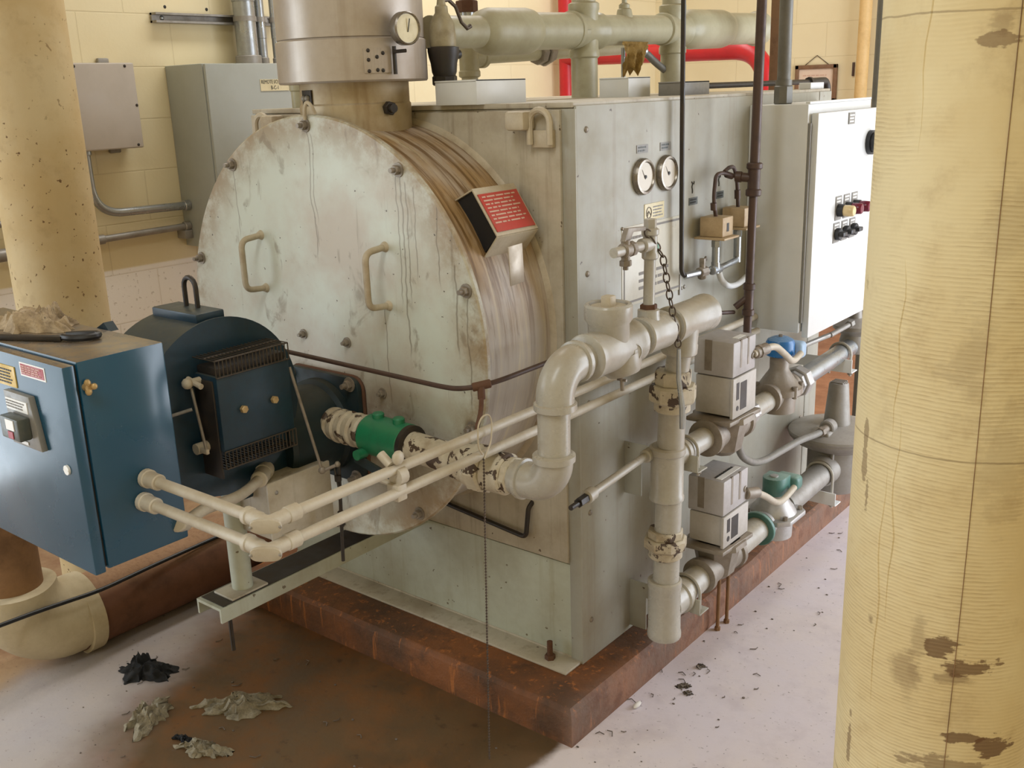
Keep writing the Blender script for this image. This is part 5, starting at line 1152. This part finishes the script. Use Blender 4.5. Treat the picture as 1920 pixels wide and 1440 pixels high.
part(sv, 'lift_lever', MB().tube([(sx, sy-0.004, H+0.238), (sx+0.004, sy+0.022, H+0.240), (sx+0.008, sy+0.042, H+0.225), (sx+0.012, sy+0.056, H+0.19), (sx+0.014, sy+0.075, H+0.176), (sx+0.014, sy+0.086, H+0.182)], [0.007, 0.005, 0.0045, 0.0042, 0.0048, 0.006], 0, 10), 'chain')
# small sheet boxes on top of the boiler
def topbox(lbl, lo, hi, mt, spl):
    t = thing('connection_box', lbl, 'box', ((lo[0]+hi[0])/2, (lo[1]+hi[1])/2, H), 'sheet-metal boxes on top of the boiler')
    part(t, 'box_body', MB().box(lo, (hi[0]-0.003, hi[1], hi[2]-0.004), 0.002), mt)
    part(t, 'box_cover', MB().box((hi[0]-0.003, lo[1]-0.001, lo[2]), (hi[0], hi[1]+0.001, hi[2]), 0.001).box((lo[0], lo[1]-0.001, hi[2]-0.004), (hi[0], hi[1]+0.001, hi[2]), 0.001), mt)
    return t
topbox('pale sheet-metal box on top of the boiler, right of the safety valve', (-0.38, -0.03, H-0.001), (-0.25, 0.152, H+0.055), 'panel', 0)
topbox('light grey box on top of the boiler between the two risers', (-0.30, 0.545, H-0.001), (-0.205, 0.655, H+0.052), 'panel', 0)
tb = topbox('dark grey box on top of the boiler feeding the thin black pipe', (-0.17, 0.64, H-0.001), (-0.10, 0.80, H+0.036), 'grey_label', 0)
bk = thing('black_conduit', 'thin black conduit on top of the boiler bending down past the panel', 'conduit', (-0.12, 1.2, 1.39))
part(bk, 'conduit_run', MB().cyl((-0.13, 0.80, H+0.022), (-0.13, 1.66, H+0.022), 0.0085, n=14), 'blackmetal')
m = MB().tube([(-0.13, 1.58, H+0.022), (-0.13, 1.72, H+0.024), (-0.13, 1.735, H-0.05), (-0.13, 1.735, H-0.35)], 0.0125, 0.03, 14); m.cyl((-0.13, 1.56, H+0.022), (-0.13, 1.58, H+0.022), 0.016, n=8)
part(bk, 'conduit_elbow', m, 'blackmetal')
part(bk, 'conduit_connector', MB().hexnut((-0.13, 0.80, H+0.022), (-0.13, 0.83, H+0.022), 0.014), 'galv_dull')
m = MB().box((-0.06, 1.32, H), (-0.02, 1.425, H+0.02), 0.002)
solo('mounting_strip', m, 'panel', 'short pale metal strip on the rear top edge of the boiler', 'strip', (-0.02, 1.2, H))
# gate valve and hanging burlap on the header
m = MB().rev((HXc, 0.955, zh(0.955)+0.03), (0, 0, 1), [(0.028, 0), (0.022, 0.03), (0.017, 0.034), (0.017, 0.044), (0.008, 0.05), (0.007, 0.09)], 20)
gv_ = thing('gate_valve', 'small dark gate valve on top of the header pipe', 'valve', (HXc, 0.955, zh(0.955)+0.04))
part(gv_, 'valve_bonnet', m, 'header')
part(gv_, 'handwheel', MB().tube([(HXc+0.028*math.cos(k*PI/8), 0.955+0.028*math.sin(k*PI/8), zh(0.955)+0.112) for k in range(16)], 0.005, 0, 8, closed=True).cyl((HXc, 0.955, zh(0.955)+0.085), (HXc, 0.955, zh(0.955)+0.118), 0.007, n=10).cyl((HXc-0.028, 0.955, zh(0.955)+0.112), (HXc+0.028, 0.955, zh(0.955)+0.112), 0.004, n=8), 'blackmetal')
def hanging():
    t = bmesh.new(); n1, n2 = 18, 12; g = []
    for i in range(n1+1):
        row = []
        for j in range(n2+1):
            u_, v_ = i/n1, j/n2
            wid = 0.075*(1-0.45*v_)
            y = 0.955+(u_-0.5)*2*wid; z_ = zh(0.955)-0.036-0.085*v_*(0.75+0.45*(0.5+noise.noise((u_*9, 0, 4))))
            x_ = HXc+0.030*math.sin(u_*14+v_*3)*v_*0.6+0.042*(1-0.3*v_)+0.008*noise.noise((u_*12, v_*8, 2))
            row.append(t.verts.new((x_, y, z_)))
        g.append(row)
    for i in range(n1):
        for j in range(n2): t.faces.new((g[i][j], g[i+1][j], g[i+1][j+1], g[i][j+1]))
    m = MB(); m.bm.free(); m.bm = t; return m
solo('burlap_rag', hanging(), 'burlap', 'frayed yellow-brown cloth hanging under the header pipe', 'rag', (HXc, 0.955, 1.5))
fh = thing('flexible_whip', 'short grey flexible conduit curving down under the header pipe', 'conduit', (-0.5, 1.15, 1.5))
part(fh, 'hose', MB().tube([(-0.52, 1.09, 1.525), (-0.51, 1.13, 1.512), (-0.50, 1.17, 1.483), (-0.49, 1.22, 1.455), (-0.485, 1.28, 1.435), (-0.48, 1.34, H)], 0.012, 0.04, 12), 'grey_pipe')
part(fh, 'hose_connector', MB().cyl((-0.522, 1.07, 1.532), (-0.512, 1.125, 1.514), 0.0185, n=16, bev=0.003), 'galv')
m = MB().cyl((-0.58, 1.105, H-0.004), (-0.58, 1.105, 1.53), 0.0075, n=12)
solo('thin_riser', m, 'galv', 'thin bright upright conduit below the header pipe', 'conduit', (-0.58, 1.105, H))

# upright pipes near the control panel
m = MB().cyl((0.075, 0.905, pz1+0.004), (0.075, 0.880, ZC), 0.0185, n=24)
gc = thing('grey_conduit', 'grey upright conduit entering the top of the control panel', 'conduit', (0.075, 0.9, pz1))
part(gc, 'conduit_run', m, 'grey_pipe'); part(gc, 'conduit_hub', MB().cyl((0.075, 0.905, pz1), (0.075, 0.905, pz1+0.05), 0.027, n=8, bev=0.003).cyl((0.075, 0.905, pz1+0.045), (0.075, 0.905, pz1+0.065), 0.0225, n=20), 'grey_pipe')
m = MB().box((-0.290, 1.590, FL), (-0.255, 1.66, ZC), 0.003)
solo('brown_post', m, 'wood', 'narrow brown upright behind the grey conduit', 'post', (-0.26, 1.65, FL))
m = MB().cyl((0.088, 1.62, FL), (0.088, 1.60, ZC), 0.017, n=20)
solo('slim_grey_pole', m, 'grey_pipe', 'slim grey upright pipe at the edge of the yellow column', 'pipe', (0.088, 1.62, FL))

# fire main against the walls
fm = thing('fire_main', 'bright red fire pipe with a rounded bend by the back wall', 'pipe', (-1.9, 3.2, 1.0))
yr = 3.283
part(fm, 'red_riser', MB().cyl((-2.375, yr, FL), (-2.375, yr, ZC), 0.042, n=28), 'red_pipe')
part(fm, 'red_bend', MB().tube([(-2.375, yr, 1.585), (-1.09, yr, 1.572), (-1.085, yr, FL)], 0.052, 0.20, 28, fseg=12), 'red_pipe')
m = MB().cyl((-2.375, yr-0.045, 1.71), (-2.375, yr-0.14, 1.715), 0.012, n=12).box((-2.40, yr-0.13, 1.70), (-2.35, yr-0.11, 1.73), 0.004)
part(fm, 'drain_cock', m, 'blackmetal')

# things on the back wall
pf = thing('picture_frame', 'brown framed notice hanging on the back wall', 'picture', (-1.30, YB, 1.28))
fx0, fx1, fz0, fz1 = -1.435, -1.165, 1.27, 1.495
m = MB()
for (a, b_) in (((fx0, fz1-0.025), (fx1, fz1)), ((fx0, fz0), (fx1, fz0+0.025)), ((fx0, fz0), (fx0+0.025, fz1)), ((fx1-0.025, fz0), (fx1, fz1))): m.box((a[0], YB-0.022, a[1]), (b_[0], YB-0.002, b_[1]), 0.003)
part(pf, 'frame', m, 'wood'); pp_ = part(pf, 'notice', MB().box((fx0+0.02, YB-0.012, fz0+0.02), (fx1-0.02, YB-0.006, fz1-0.02)), 'paper')
part(pp_, 'print', dashes(MB(), (fx0+0.05, YB-0.012, fz1-0.05), (1, 0, 0), (0, 0, 1), 0.16, 0.13, 5, 81, gap=0.7), 'ink_pale')
part(pf, 'hanging_wire', MB().tube([(fx0+0.06, YB-0.006, fz1), ((fx0+fx1)/2, YB-0.006, fz1+0.055), (fx1-0.06, YB-0.006, fz1)], 0.0022, 0, 6), 'brown_pipe')
m = MB().cyl((-1.0, YB-0.065, FL), (-0.985, YB-0.065, ZC), 0.036, n=24)
solo('cream_pipe', m, 'cream_pipe', 'cream painted upright pipe on the back wall', 'pipe', (-1.0, YB-0.065, FL))
m = MB().box((-1.075, YB-0.012, 1.42), (-1.062, YB, 1.50), 0.002)
solo('wall_peg', m, 'brown_pipe', 'small dark peg on the back wall beside the cream pipe', 'peg', (-1.068, YB, 1.45))

# ------------------------------------------------------------------ left wall
jb = thing('junction_box', 'light grey square junction box on the left wall', 'box', (XL, 0.27, 1.23))
part(jb, 'box_body', MB().box((XL, 0.142, 1.246), (-2.372, 0.404, 1.552), 0.004), 'jbox')
lid = part(jb, 'box_lid', MB().box((-2.373, 0.137, 1.240), (-2.352, 0.409, 1.557), 0.006, 3), 'jbox')
for (y, z) in ((0.165, 1.545), (0.37, 1.545), (0.148, 1.39), (0.40, 1.40), (0.16, 1.252), (0.385, 1.252)): part(lid, 'lid_screw', MB().dome((-2.352, y, z), (1, 0, 0), 0.006, 0.003, 8), 'blackmetal')
for (z0, z1) in ((1.55, 1.578), (1.222, 1.25)): part(jb, 'mounting_lug', MB().box((XL, 0.315, z0), (XL+0.02, 0.362, z1), 0.006), 'galv_dull')
rp_ = thing('remote_panel', 'tall grey wall cabinet with a cream name label, left of the flue', 'cabinet', (XL, 0.85, 0.8))
rx = -2.19
part(rp_, 'cabinet_body', MB().box((XL, 0.613, 0.82), (rx-0.018, 1.12, 1.548), 0.004), 'remote')
part(rp_, 'cabinet_door', MB().box((rx-0.016, 0.616, 0.82), (rx, 1.122, 1.546), 0.003), 'remote')
lb = part(rp_, 'name_label', MB().box((rx, 0.872, 1.438), (rx+0.002, 1.018, 1.484)), 'cream_label', 'cream label reading REMOTE I/O PANEL B-C-1')
part(lb, 'lettering', text_mb('REMOTE I/O PANEL', 0.0215, (rx+0.0022, 0.945, 1.4735), (0, 1, 0), (0, 0, 1), xs=0.74), 'ink')
part(lb, 'lettering', text_mb('B-C-1', 0.021, (rx+0.0022, 0.945, 1.4505), (0, 1, 0), (0, 0, 1), xs=0.85), 'ink')
part(rp_, 'label_backing', MB().box((rx, 1.03, 1.43), (rx+0.004, 1.06, 1.50), 0.002), 'cream_label')
ss = thing('strut_channel', 'slotted grey steel strut fixed on the left wall above the cabinet', 'strut', (XL, 0.85, 1.73))
m = MB().box((XL, 0.575, 1.712), (XL+0.012, 1.175, 1.75)); m.box((XL, 0.575, 1.742), (XL+0.042, 1.175, 1.75)); m.box((XL, 0.575, 1.712), (XL+0.042, 1.175, 1.72))
part(ss, 'channel', m, 'galv_dull')
part(ss, 'channel_screw', MB().dome((XL+0.012, 0.62, 1.731), (1, 0, 0), 0.010, 0.006), 'galv')
for (y, r, lbl) in ((0.965, 0.045, 'thick upright conduit entering the wall cabinet top'), (1.045, 0.019, 'middle-size upright conduit entering the wall cabinet top'), (1.115, 0.014, 'thinnest upright conduit entering the wall cabinet top')):
    t = thing('wall_conduit', lbl, 'conduit', (-2.37, y, 1.548), 'upright conduits above the wall cabinet')
    part(t, 'conduit_run', MB().cyl((-2.37, y, 1.575), (-2.37, y, ZC), r, n=26), 'galv')
    m = MB().cyl((-2.37, y, 1.547), (-2.37, y, 1.547+0.025+r*0.3), r*1.22, n=26, bev=0.003)
    part(t, 'conduit_hub', m, 'galv_dull')
    part(t, 'coupling', MB().cyl((-2.37, y, 1.80 if r > 0.03 else 1.655), (-2.37, y, 1.86 if r > 0.03 else 1.70), r*1.08, n=26, bev=0.002), 'galv')
    part(t, 'pipe_strap', MB().cyl((-2.37, y, 1.722), (-2.37, y, 1.742), r+0.003, n=26).box((XL+0.04, y+r, 1.722), (-2.365, y+r+0.014, 1.742)), 'galv_dull')
t = thing('bent_conduit', 'shiny conduit bending from the junction box to the wall cabinet', 'conduit', (-2.41, 0.2, 1.0))
part(t, 'conduit_run', MB().tube([(-2.405, 0.190, 1.245), (-2.405, 0.192, 0.998), (-2.405, 0.60, 0.992)], 0.0165, 0.12, 18, fseg=12), 'galv')
part(t, 'conduit_connector', MB().cyl((-2.405, 0.190, 1.246), (-2.405, 0.190, 1.222), 0.022, n=18, bev=0.003), 'galv')
part(t, 'conduit_connector', MB().cyl((-2.405, 0.585, 0.992), (-2.405, 0.613, 0.992), 0.022, n=18, bev=0.003), 'galv')
t = thing('low_conduit', 'dull horizontal conduit with couplings low on the left wall', 'conduit', (-2.42, 0.2, 0.9))
part(t, 'conduit_run', MB().cyl((-2.42, -0.75, 0.885), (-2.42, 0.60, 0.906), 0.0135, n=18), 'galv_dull')
part(t, 'conduit_coupling', MB().cyl((-2.42, 0.155, 0.898), (-2.42, 0.225, 0.900), 0.0185, n=18, bev=0.003).cyl((-2.42, -0.20, 0.893), (-2.42, -0.11, 0.894), 0.024, n=18, bev=0.003), 'galv_dull')
part(t, 'conduit_connector', MB().cyl((-2.42, 0.585, 0.906), (-2.42, 0.614, 0.906), 0.02, n=18, bev=0.003).box((XL, 0.575, 0.855), (-2.40, 0.613, 0.89), 0.003), 'galv_dull')
m = MB().cyl((-2.43, -1.2, 0.992), (-2.43, -0.02, 1.005), 0.012, n=14); m.cyl((-2.43, -0.02, 1.005), (-2.43, -0.02, 1.5), 0.012, n=14)
solo('side_conduit', m, 'galv_dull', 'short grey conduit on the wall left of the splattered column', 'conduit', (-2.43, -0.3, 1.0))
m = MB()
for (y, z) in ((0.648, 1.775), (0.845, 1.772), (1.085, 1.775)): m.dome((XL, y, z), (1, 0, 0), 0.007, 0.003, 8)
solo('wall_anchor_holes', m, 'ink', 'old dark anchor holes in the wall above the strut', 'holes', (XL, 0.85, 1.77), None, 'stuff')

# ------------------------------------------------------------------ wrapped columns
def wrapped(x, y, r, lbl, mt, bulge, seed):
    t = bmesh.new(); n1 = 96; hh = []; z = FL
    while z < ZC-0.001: hh.append(z); z += 0.02
    hh.append(ZC); rings = []
    for z in hh:
        row = []
        for k in range(n1):
            a = 2*PI*k/n1
            rr = r*(1+bulge*(noise.noise((math.cos(a)*2.2+seed, math.sin(a)*2.2, z*1.6))*0.6+noise.noise((math.cos(a)*7+seed, math.sin(a)*7, z*4))*0.25))
            row.append(t.verts.new((x+rr*math.cos(a), y+rr*math.sin(a), z)))
        rings.append(row)
    for p, q in zip(rings, rings[1:]):
        for k in range(n1): t.faces.new((p[k], p[(k+1) % n1], q[(k+1) % n1], q[k]))
    t.faces.new(rings[0][::-1]); t.faces.new(rings[-1])
    m = MB(); m.bm.free(); m.bm = t
    return solo('insulated_pipe', m, mt, lbl, 'insulated pipe', (x, y, FL))
RCX, RCY, RCR = 0.988, -0.553, 0.1275
rc = wrapped(RCX, RCY, RCR, 'canvas-wrapped yellow insulated pipe standing close in the right foreground', 'canvas', 0.012, 3)
# creases and overlapping seam of the canvas
m = MB()
sa = math.radians(180+103.0) - math.radians(180)
def colpt(a, z, r=RCR+0.0006): return (RCX+r*math.cos(a), RCY+r*math.sin(a), z)
view = math.atan2(-1.858-RCY, 1.314-RCX)
sv_pts = [colpt(view+0.15+0.004*math.sin(z*9), z) for z in [FL+0.02+0.06*k for k in range(60)]]
part(rc, 'canvas_seam', MB().tube(sv_pts, 0.0005, 0, 6), 'brown_wrap')
m = MB()
for (da, z0, z1, w_) in ((-0.62, 0.95, 1.22, 0.003), (-0.66, 0.60, 1.00, 0.0035), (-0.55, 0.72, 1.05, 0.003), (-0.50, 0.2, 0.55, 0.004), (-0.58, 1.3, 1.7, 0.003)):
    m.tube([colpt(view+da+0.05*noise.noise((z0, k*0.4, 3)), z0+(z1-z0)*k/14, RCR-0.0005) for k in range(15)], [0.0003+0.55*w_*math.sin(PI*k/14)**0.7 for k in range(15)], 0, 8)
part(rc, 'canvas_creases', m, 'canvas')
wrapped(-1.60, -0.395, 0.127, 'smooth yellow insulated pipe with brown splatters, in front of the left wall', 'canvas2', 0.004, 9)

# ------------------------------------------------------------------ low pipe on the floor at the left
lp = thing('floor_pipe', 'large rusty pipe with a cream elbow lying along the floor at the left', 'pipe', (-1.32, 0.2, FL))
PX, PZ, PRd = -1.319, 0.006, 0.105
part(lp, 'rusty_run', MB().cyl((PX, -0.66, PZ), (PX, 3.4, PZ), PRd, n=48), 'rust_pipe')
m = MB().elbow((PX, -0.63, PZ+0.01), (PX, -0.80, PZ+0.012), (PX, -0.80, PZ+0.16), 0.112, 0.135, 40, 14)
t_ = m.bm
for v_ in t_.verts: v_.co += v_.co.normalized()*0.008*noise.noise(v_.co*9)
m.rev((PX, -0.655, PZ+0.002), (0, 1, 0), [(0.10, 0), (0.117, 0.004), (0.117, 0.045), (0.10, 0.05)], 40)
part(lp, 'wrapped_elbow', m, 'elbow_ins')
part(lp, 'brown_riser', MB().cyl((PX, -0.80, PZ+0.13), (PX, -0.80, 2.4), 0.078, n=40), 'brown_wrap')
m = MB().tube([(-1.15, -1.35, 0.16), (-1.175, -1.0, 0.145), (-1.192, -0.8, 0.128), (-1.202, -0.62, 0.108), (-1.235, -0.42, 0.0995), (-1.252, -0.20, 0.096), (-1.26, 0.1, 0.0955)], 0.0058, 0.05, 10)
solo('black_cable', m, 'black', 'black cable lying along the top of the rusty floor pipe', 'cable', (-1.25, -0.4, 0.1))

# ------------------------------------------------------------------ rags, tool and litter
def rag(name, lbl, mt, c, sx, sy, h, rot, seed, group, zbase=FL, n=46, freq=9):
    t = bmesh.new(); g = []; cr, sr = math.cos(rot), math.sin(rot)
    for i in range(n+1):
        row = []
        for j in range(n+1):
            u_, v_ = i/n*2-1, j/n*2-1
            # square to disc
            x_ = u_*math.sqrt(1-v_*v_/2); y_ = v_*math.sqrt(1-u_*u_/2); rr = math.hypot(x_, y_)
            a = math.atan2(y_, x_)
            edge = 0.72+0.42*noise.noise((math.cos(a)*1.4+seed, math.sin(a)*1.4, 0.3))+0.16*noise.noise((math.cos(a)*5+seed, math.sin(a)*5, 1.3))
            x2, y2 = x_*edge, y_*edge
            p = V((x2*freq*0.35+seed*3.1, y2*freq*0.35, 0.7))
            rid = 1-abs(noise.noise(p))*2.2; rid2 = 1-abs(noise.noise(p*2.3+V((5, 2, 1))))*2
            prof = max(0, 1-rr**3)
            z_ = h*(0.18+0.62*max(0, rid)**1.4+0.28*max(0, rid2))*prof*(0.75+0.5*noise.noise(p*0.6))
            z_ = max(z_, 0)+0.0015
            X_, Y_ = x2*sx+0.012*noise.noise(p*1.7), y2*sy+0.012*noise.noise(p*1.9+V((3, 3, 3)))
            row.append(t.verts.new((c[0]+X_*cr-Y_*sr, c[1]+X_*sr+Y_*cr, zbase+z_)))
        g.append(row)
    for i in range(n):
        for j in range(n): t.faces.new((g[i][j], g[i+1][j], g[i+1][j+1], g[i][j+1]))
    bot = [g[i][0] for i in range(n+1)]+[g[n][j] for j in range(1, n+1)]+[g[i][n] for i in range(n-1, -1, -1)]+[g[0][j] for j in range(n-1, 0, -1)]
    lowv = [t.verts.new((v_.co.x, v_.co.y, zbase+0.0003)) for v_ in bot]
    for k in range(len(bot)): t.faces.new((bot[k], bot[(k+1) % len(bot)], lowv[(k+1) % len(bot)], lowv[k]))
    t.faces.new(lowv); bmesh.ops.recalc_face_normals(t, faces=t.faces)
    m = MB(); m.bm.free(); m.bm = t
    return solo(name, m, mt, lbl, 'rag', (c[0], c[1], zbase), group)
G = 'dirty rags dropped on the floor'
rag('rag', 'black crumpled rag on the floor near the cream pipe elbow', 'rag_black', (-1.045, -0.615), 0.115, 0.062, 0.055, 0.35, 1.2, G)
rag('rag', 'pale grey crumpled rag on the floor in front of the black rag', 'rag', (-0.845, -0.725), 0.105, 0.062, 0.045, -1.15, 4.7, G)
rag('rag', 'long twisted grey rag on the floor, rightmost of the rags', 'rag', (-0.700, -0.560), 0.150, 0.060, 0.042, 0.75, 7.9, G)
rag('rag', 'narrow torn grey rag at the bottom edge, nearest of the rags', 'rag', (-0.615, -0.715), 0.085, 0.038, 0.030, 0.35, 11.3, G)
rag('rag', 'tiny dark scrap of rag between the grey rags', 'rag_black', (-0.690, -0.725), 0.035, 0.014, 0.014, 0.3, 14.0, G, n=24)
rag('rag', 'crumpled tan work rag lying on top of the blue cabinet', 'rag_tan', (-0.668, -0.935), 0.155, 0.085, 0.066, 0.30, 2.4, None, bz1, freq=8)
tl = thing('strap_wrench', 'dark flat tool with a loop end on top of the blue cabinet', 'tool', (-0.55, -1.0, bz1))
m = MB().prism([(-0.66, -1.052, bz1+0.002), (-0.645, -1.058, bz1+0.002), (-0.475, -0.975, bz1+0.002), (-0.48, -0.962, bz1+0.002)], (0, 0, 0.009), 0.001)
part(tl, 'tool_handle', m, 'blackmetal')
part(tl, 'tool_loop', MB().tube([(-0.48, -0.968, bz1+0.008), (-0.455, -0.965, bz1+0.008), (-0.435, -0.945, bz1+0.008), (-0.432, -0.925, bz1+0.008), (-0.445, -0.915, bz1+0.008), (-0.47, -0.932, bz1+0.008), (-0.49, -0.955, bz1+0.008)], 0.0065, 0.012, 8), 'black')
rnd = random.Random(5)
m = MB()
for k in range(150):
    if k < 95:
        x_ = 0.10+abs(rnd.gauss(0.06, 0.16)); y_ = rnd.uniform(-0.45, 1.9)
    else:
        x_ = rnd.uniform(-1.1, 0.0); y_ = rnd.uniform(-0.95, -0.22)
    if math.hypot(x_-RCX, y_-RCY) < 0.2: continue
    s_ = rnd.uniform(0.0015, 0.0045); a = rnd.uniform(0, PI)
    if rnd.random() < 0.4: m.tube([(x_, y_, FL+0.002), (x_+s_*4*math.cos(a), y_+s_*4*math.sin(a), FL+0.003), (x_+s_*6*math.cos(a+0.5), y_+s_*6*math.sin(a+0.5), FL+0.002)], 0.0012, 0, 5)
    else: m.sph((x_, y_, FL+s_*0.3), s_, (1, rnd.uniform(0.5, 1), 0.45), 6)
solo('floor_litter', m, 'debris', 'scattered crumbs and slivers of dirt on the concrete floor', 'litter', (0.1, 0.0, FL), None, 'stuff')
for (x_, y_, lbl) in ((0.135, 0.045, 'small white scrap on the floor by the pad corner'),):
    m = MB().sph((x_, y_, FL+0.006), 0.016, (0.45, 1.1, 0.38), 10)
    solo('white_scrap', m, 'whitebit', lbl, 'scrap', (x_, y_, FL))
for (x_, y_, s_, lbl) in ((0.186, 0.19, 0.020, 'dull flake of fallen scale on the floor below the gas riser'), (0.178, 0.30, 0.014, 'dark curled flake on the floor right of the gas riser'), (0.21, 0.17, 0.010, 'small dark flake on the floor close to the pad')):
    rag('paint_flake', lbl, 'debris', (x_, y_), s_, s_*0.6, 0.012, 0.8, x_*40, 'paint flakes on the floor by the pad', n=14)

# ------------------------------------------------------------------ light, sky and camera
def area(name, loc, target, sx_, sy_, power, col, spread=PI):
    d = bpy.data.lights.new(name, 'AREA'); d.shape = 'RECTANGLE'; d.size = sx_; d.size_y = sy_; d.energy = power; d.color = col; d.spread = spread
    o = bpy.data.objects.new(name, d); COL.objects.link(o); o.location = loc
    o.rotation_euler = (V(target)-V(loc)).to_track_quat('-Z', 'Y').to_euler(); return o
area('daylight_doorway', (XR+0.1, (B0+B1)/2, (BH+FL)/2), (0, (B0+B1)/2, (BH+FL)/2), B1-B0, BH-FL, 116, (0.86, 0.91, 1.0))
area('daylight_side_door', (XL-0.1, (D0+D1)/2, (DH+FL)/2), (2, (D0+D1)/2, (DH+FL)/2), D1-D0, DH-FL, 64, (0.88, 0.95, 1.0))
area('unseen_overhead_light', (-1.5, 1.6, ZC-0.12), (-1.5, 1.6, 0), 0.5, 2.6, 52, (0.97, 0.97, 0.96))
area('unseen_overhead_light', (0.6, -2.8, ZC-0.12), (0.6, -2.8, 0), 0.5, 2.6, 54, (0.93, 0.98, 1.0))  # added fill with no seen source, brightens boiler front, floor and column
wd = bpy.data.worlds.new('sky'); sc.world = wd; wd.use_nodes = True
bg = wd.node_tree.nodes['Background']; bg.inputs[0].default_value = (0.75, 0.86, 1.0, 1); bg.inputs[1].default_value = 1.0

for o in list(COL.objects):
    if o.parent is None: o.location.z += UP

Rm = ((0.78069251, 0.62404186, -0.03302961), (0.15022397, -0.23871369, -0.95940009), (-0.60659044, 0.74403463, -0.28010804))
cam = bpy.data.cameras.new('camera'); co = bpy.data.objects.new('camera', cam); COL.objects.link(co)
r0, r1, r2 = V(Rm[0]), -V(Rm[1]), -V(Rm[2])
mw = Matrix(((r0.x, r1.x, r2.x, 1.31446), (r0.y, r1.y, r2.y, -1.85825), (r0.z, r1.z, r2.z, 1.41035+UP), (0, 0, 0, 1)))
co.matrix_world = mw
cam.sensor_fit = 'HORIZONTAL'; cam.sensor_width = 36.0; cam.lens = 1891.47/1920*36.0; cam.clip_start = 0.02
sc.camera = co
sc.view_settings.view_transform = 'Standard'; sc.view_settings.look = 'None'; sc.view_settings.gamma = 1.0
sc.view_settings.use_curve_mapping = False; sc.view_settings.exposure = 0.0
sc.cycles.use_denoising = True
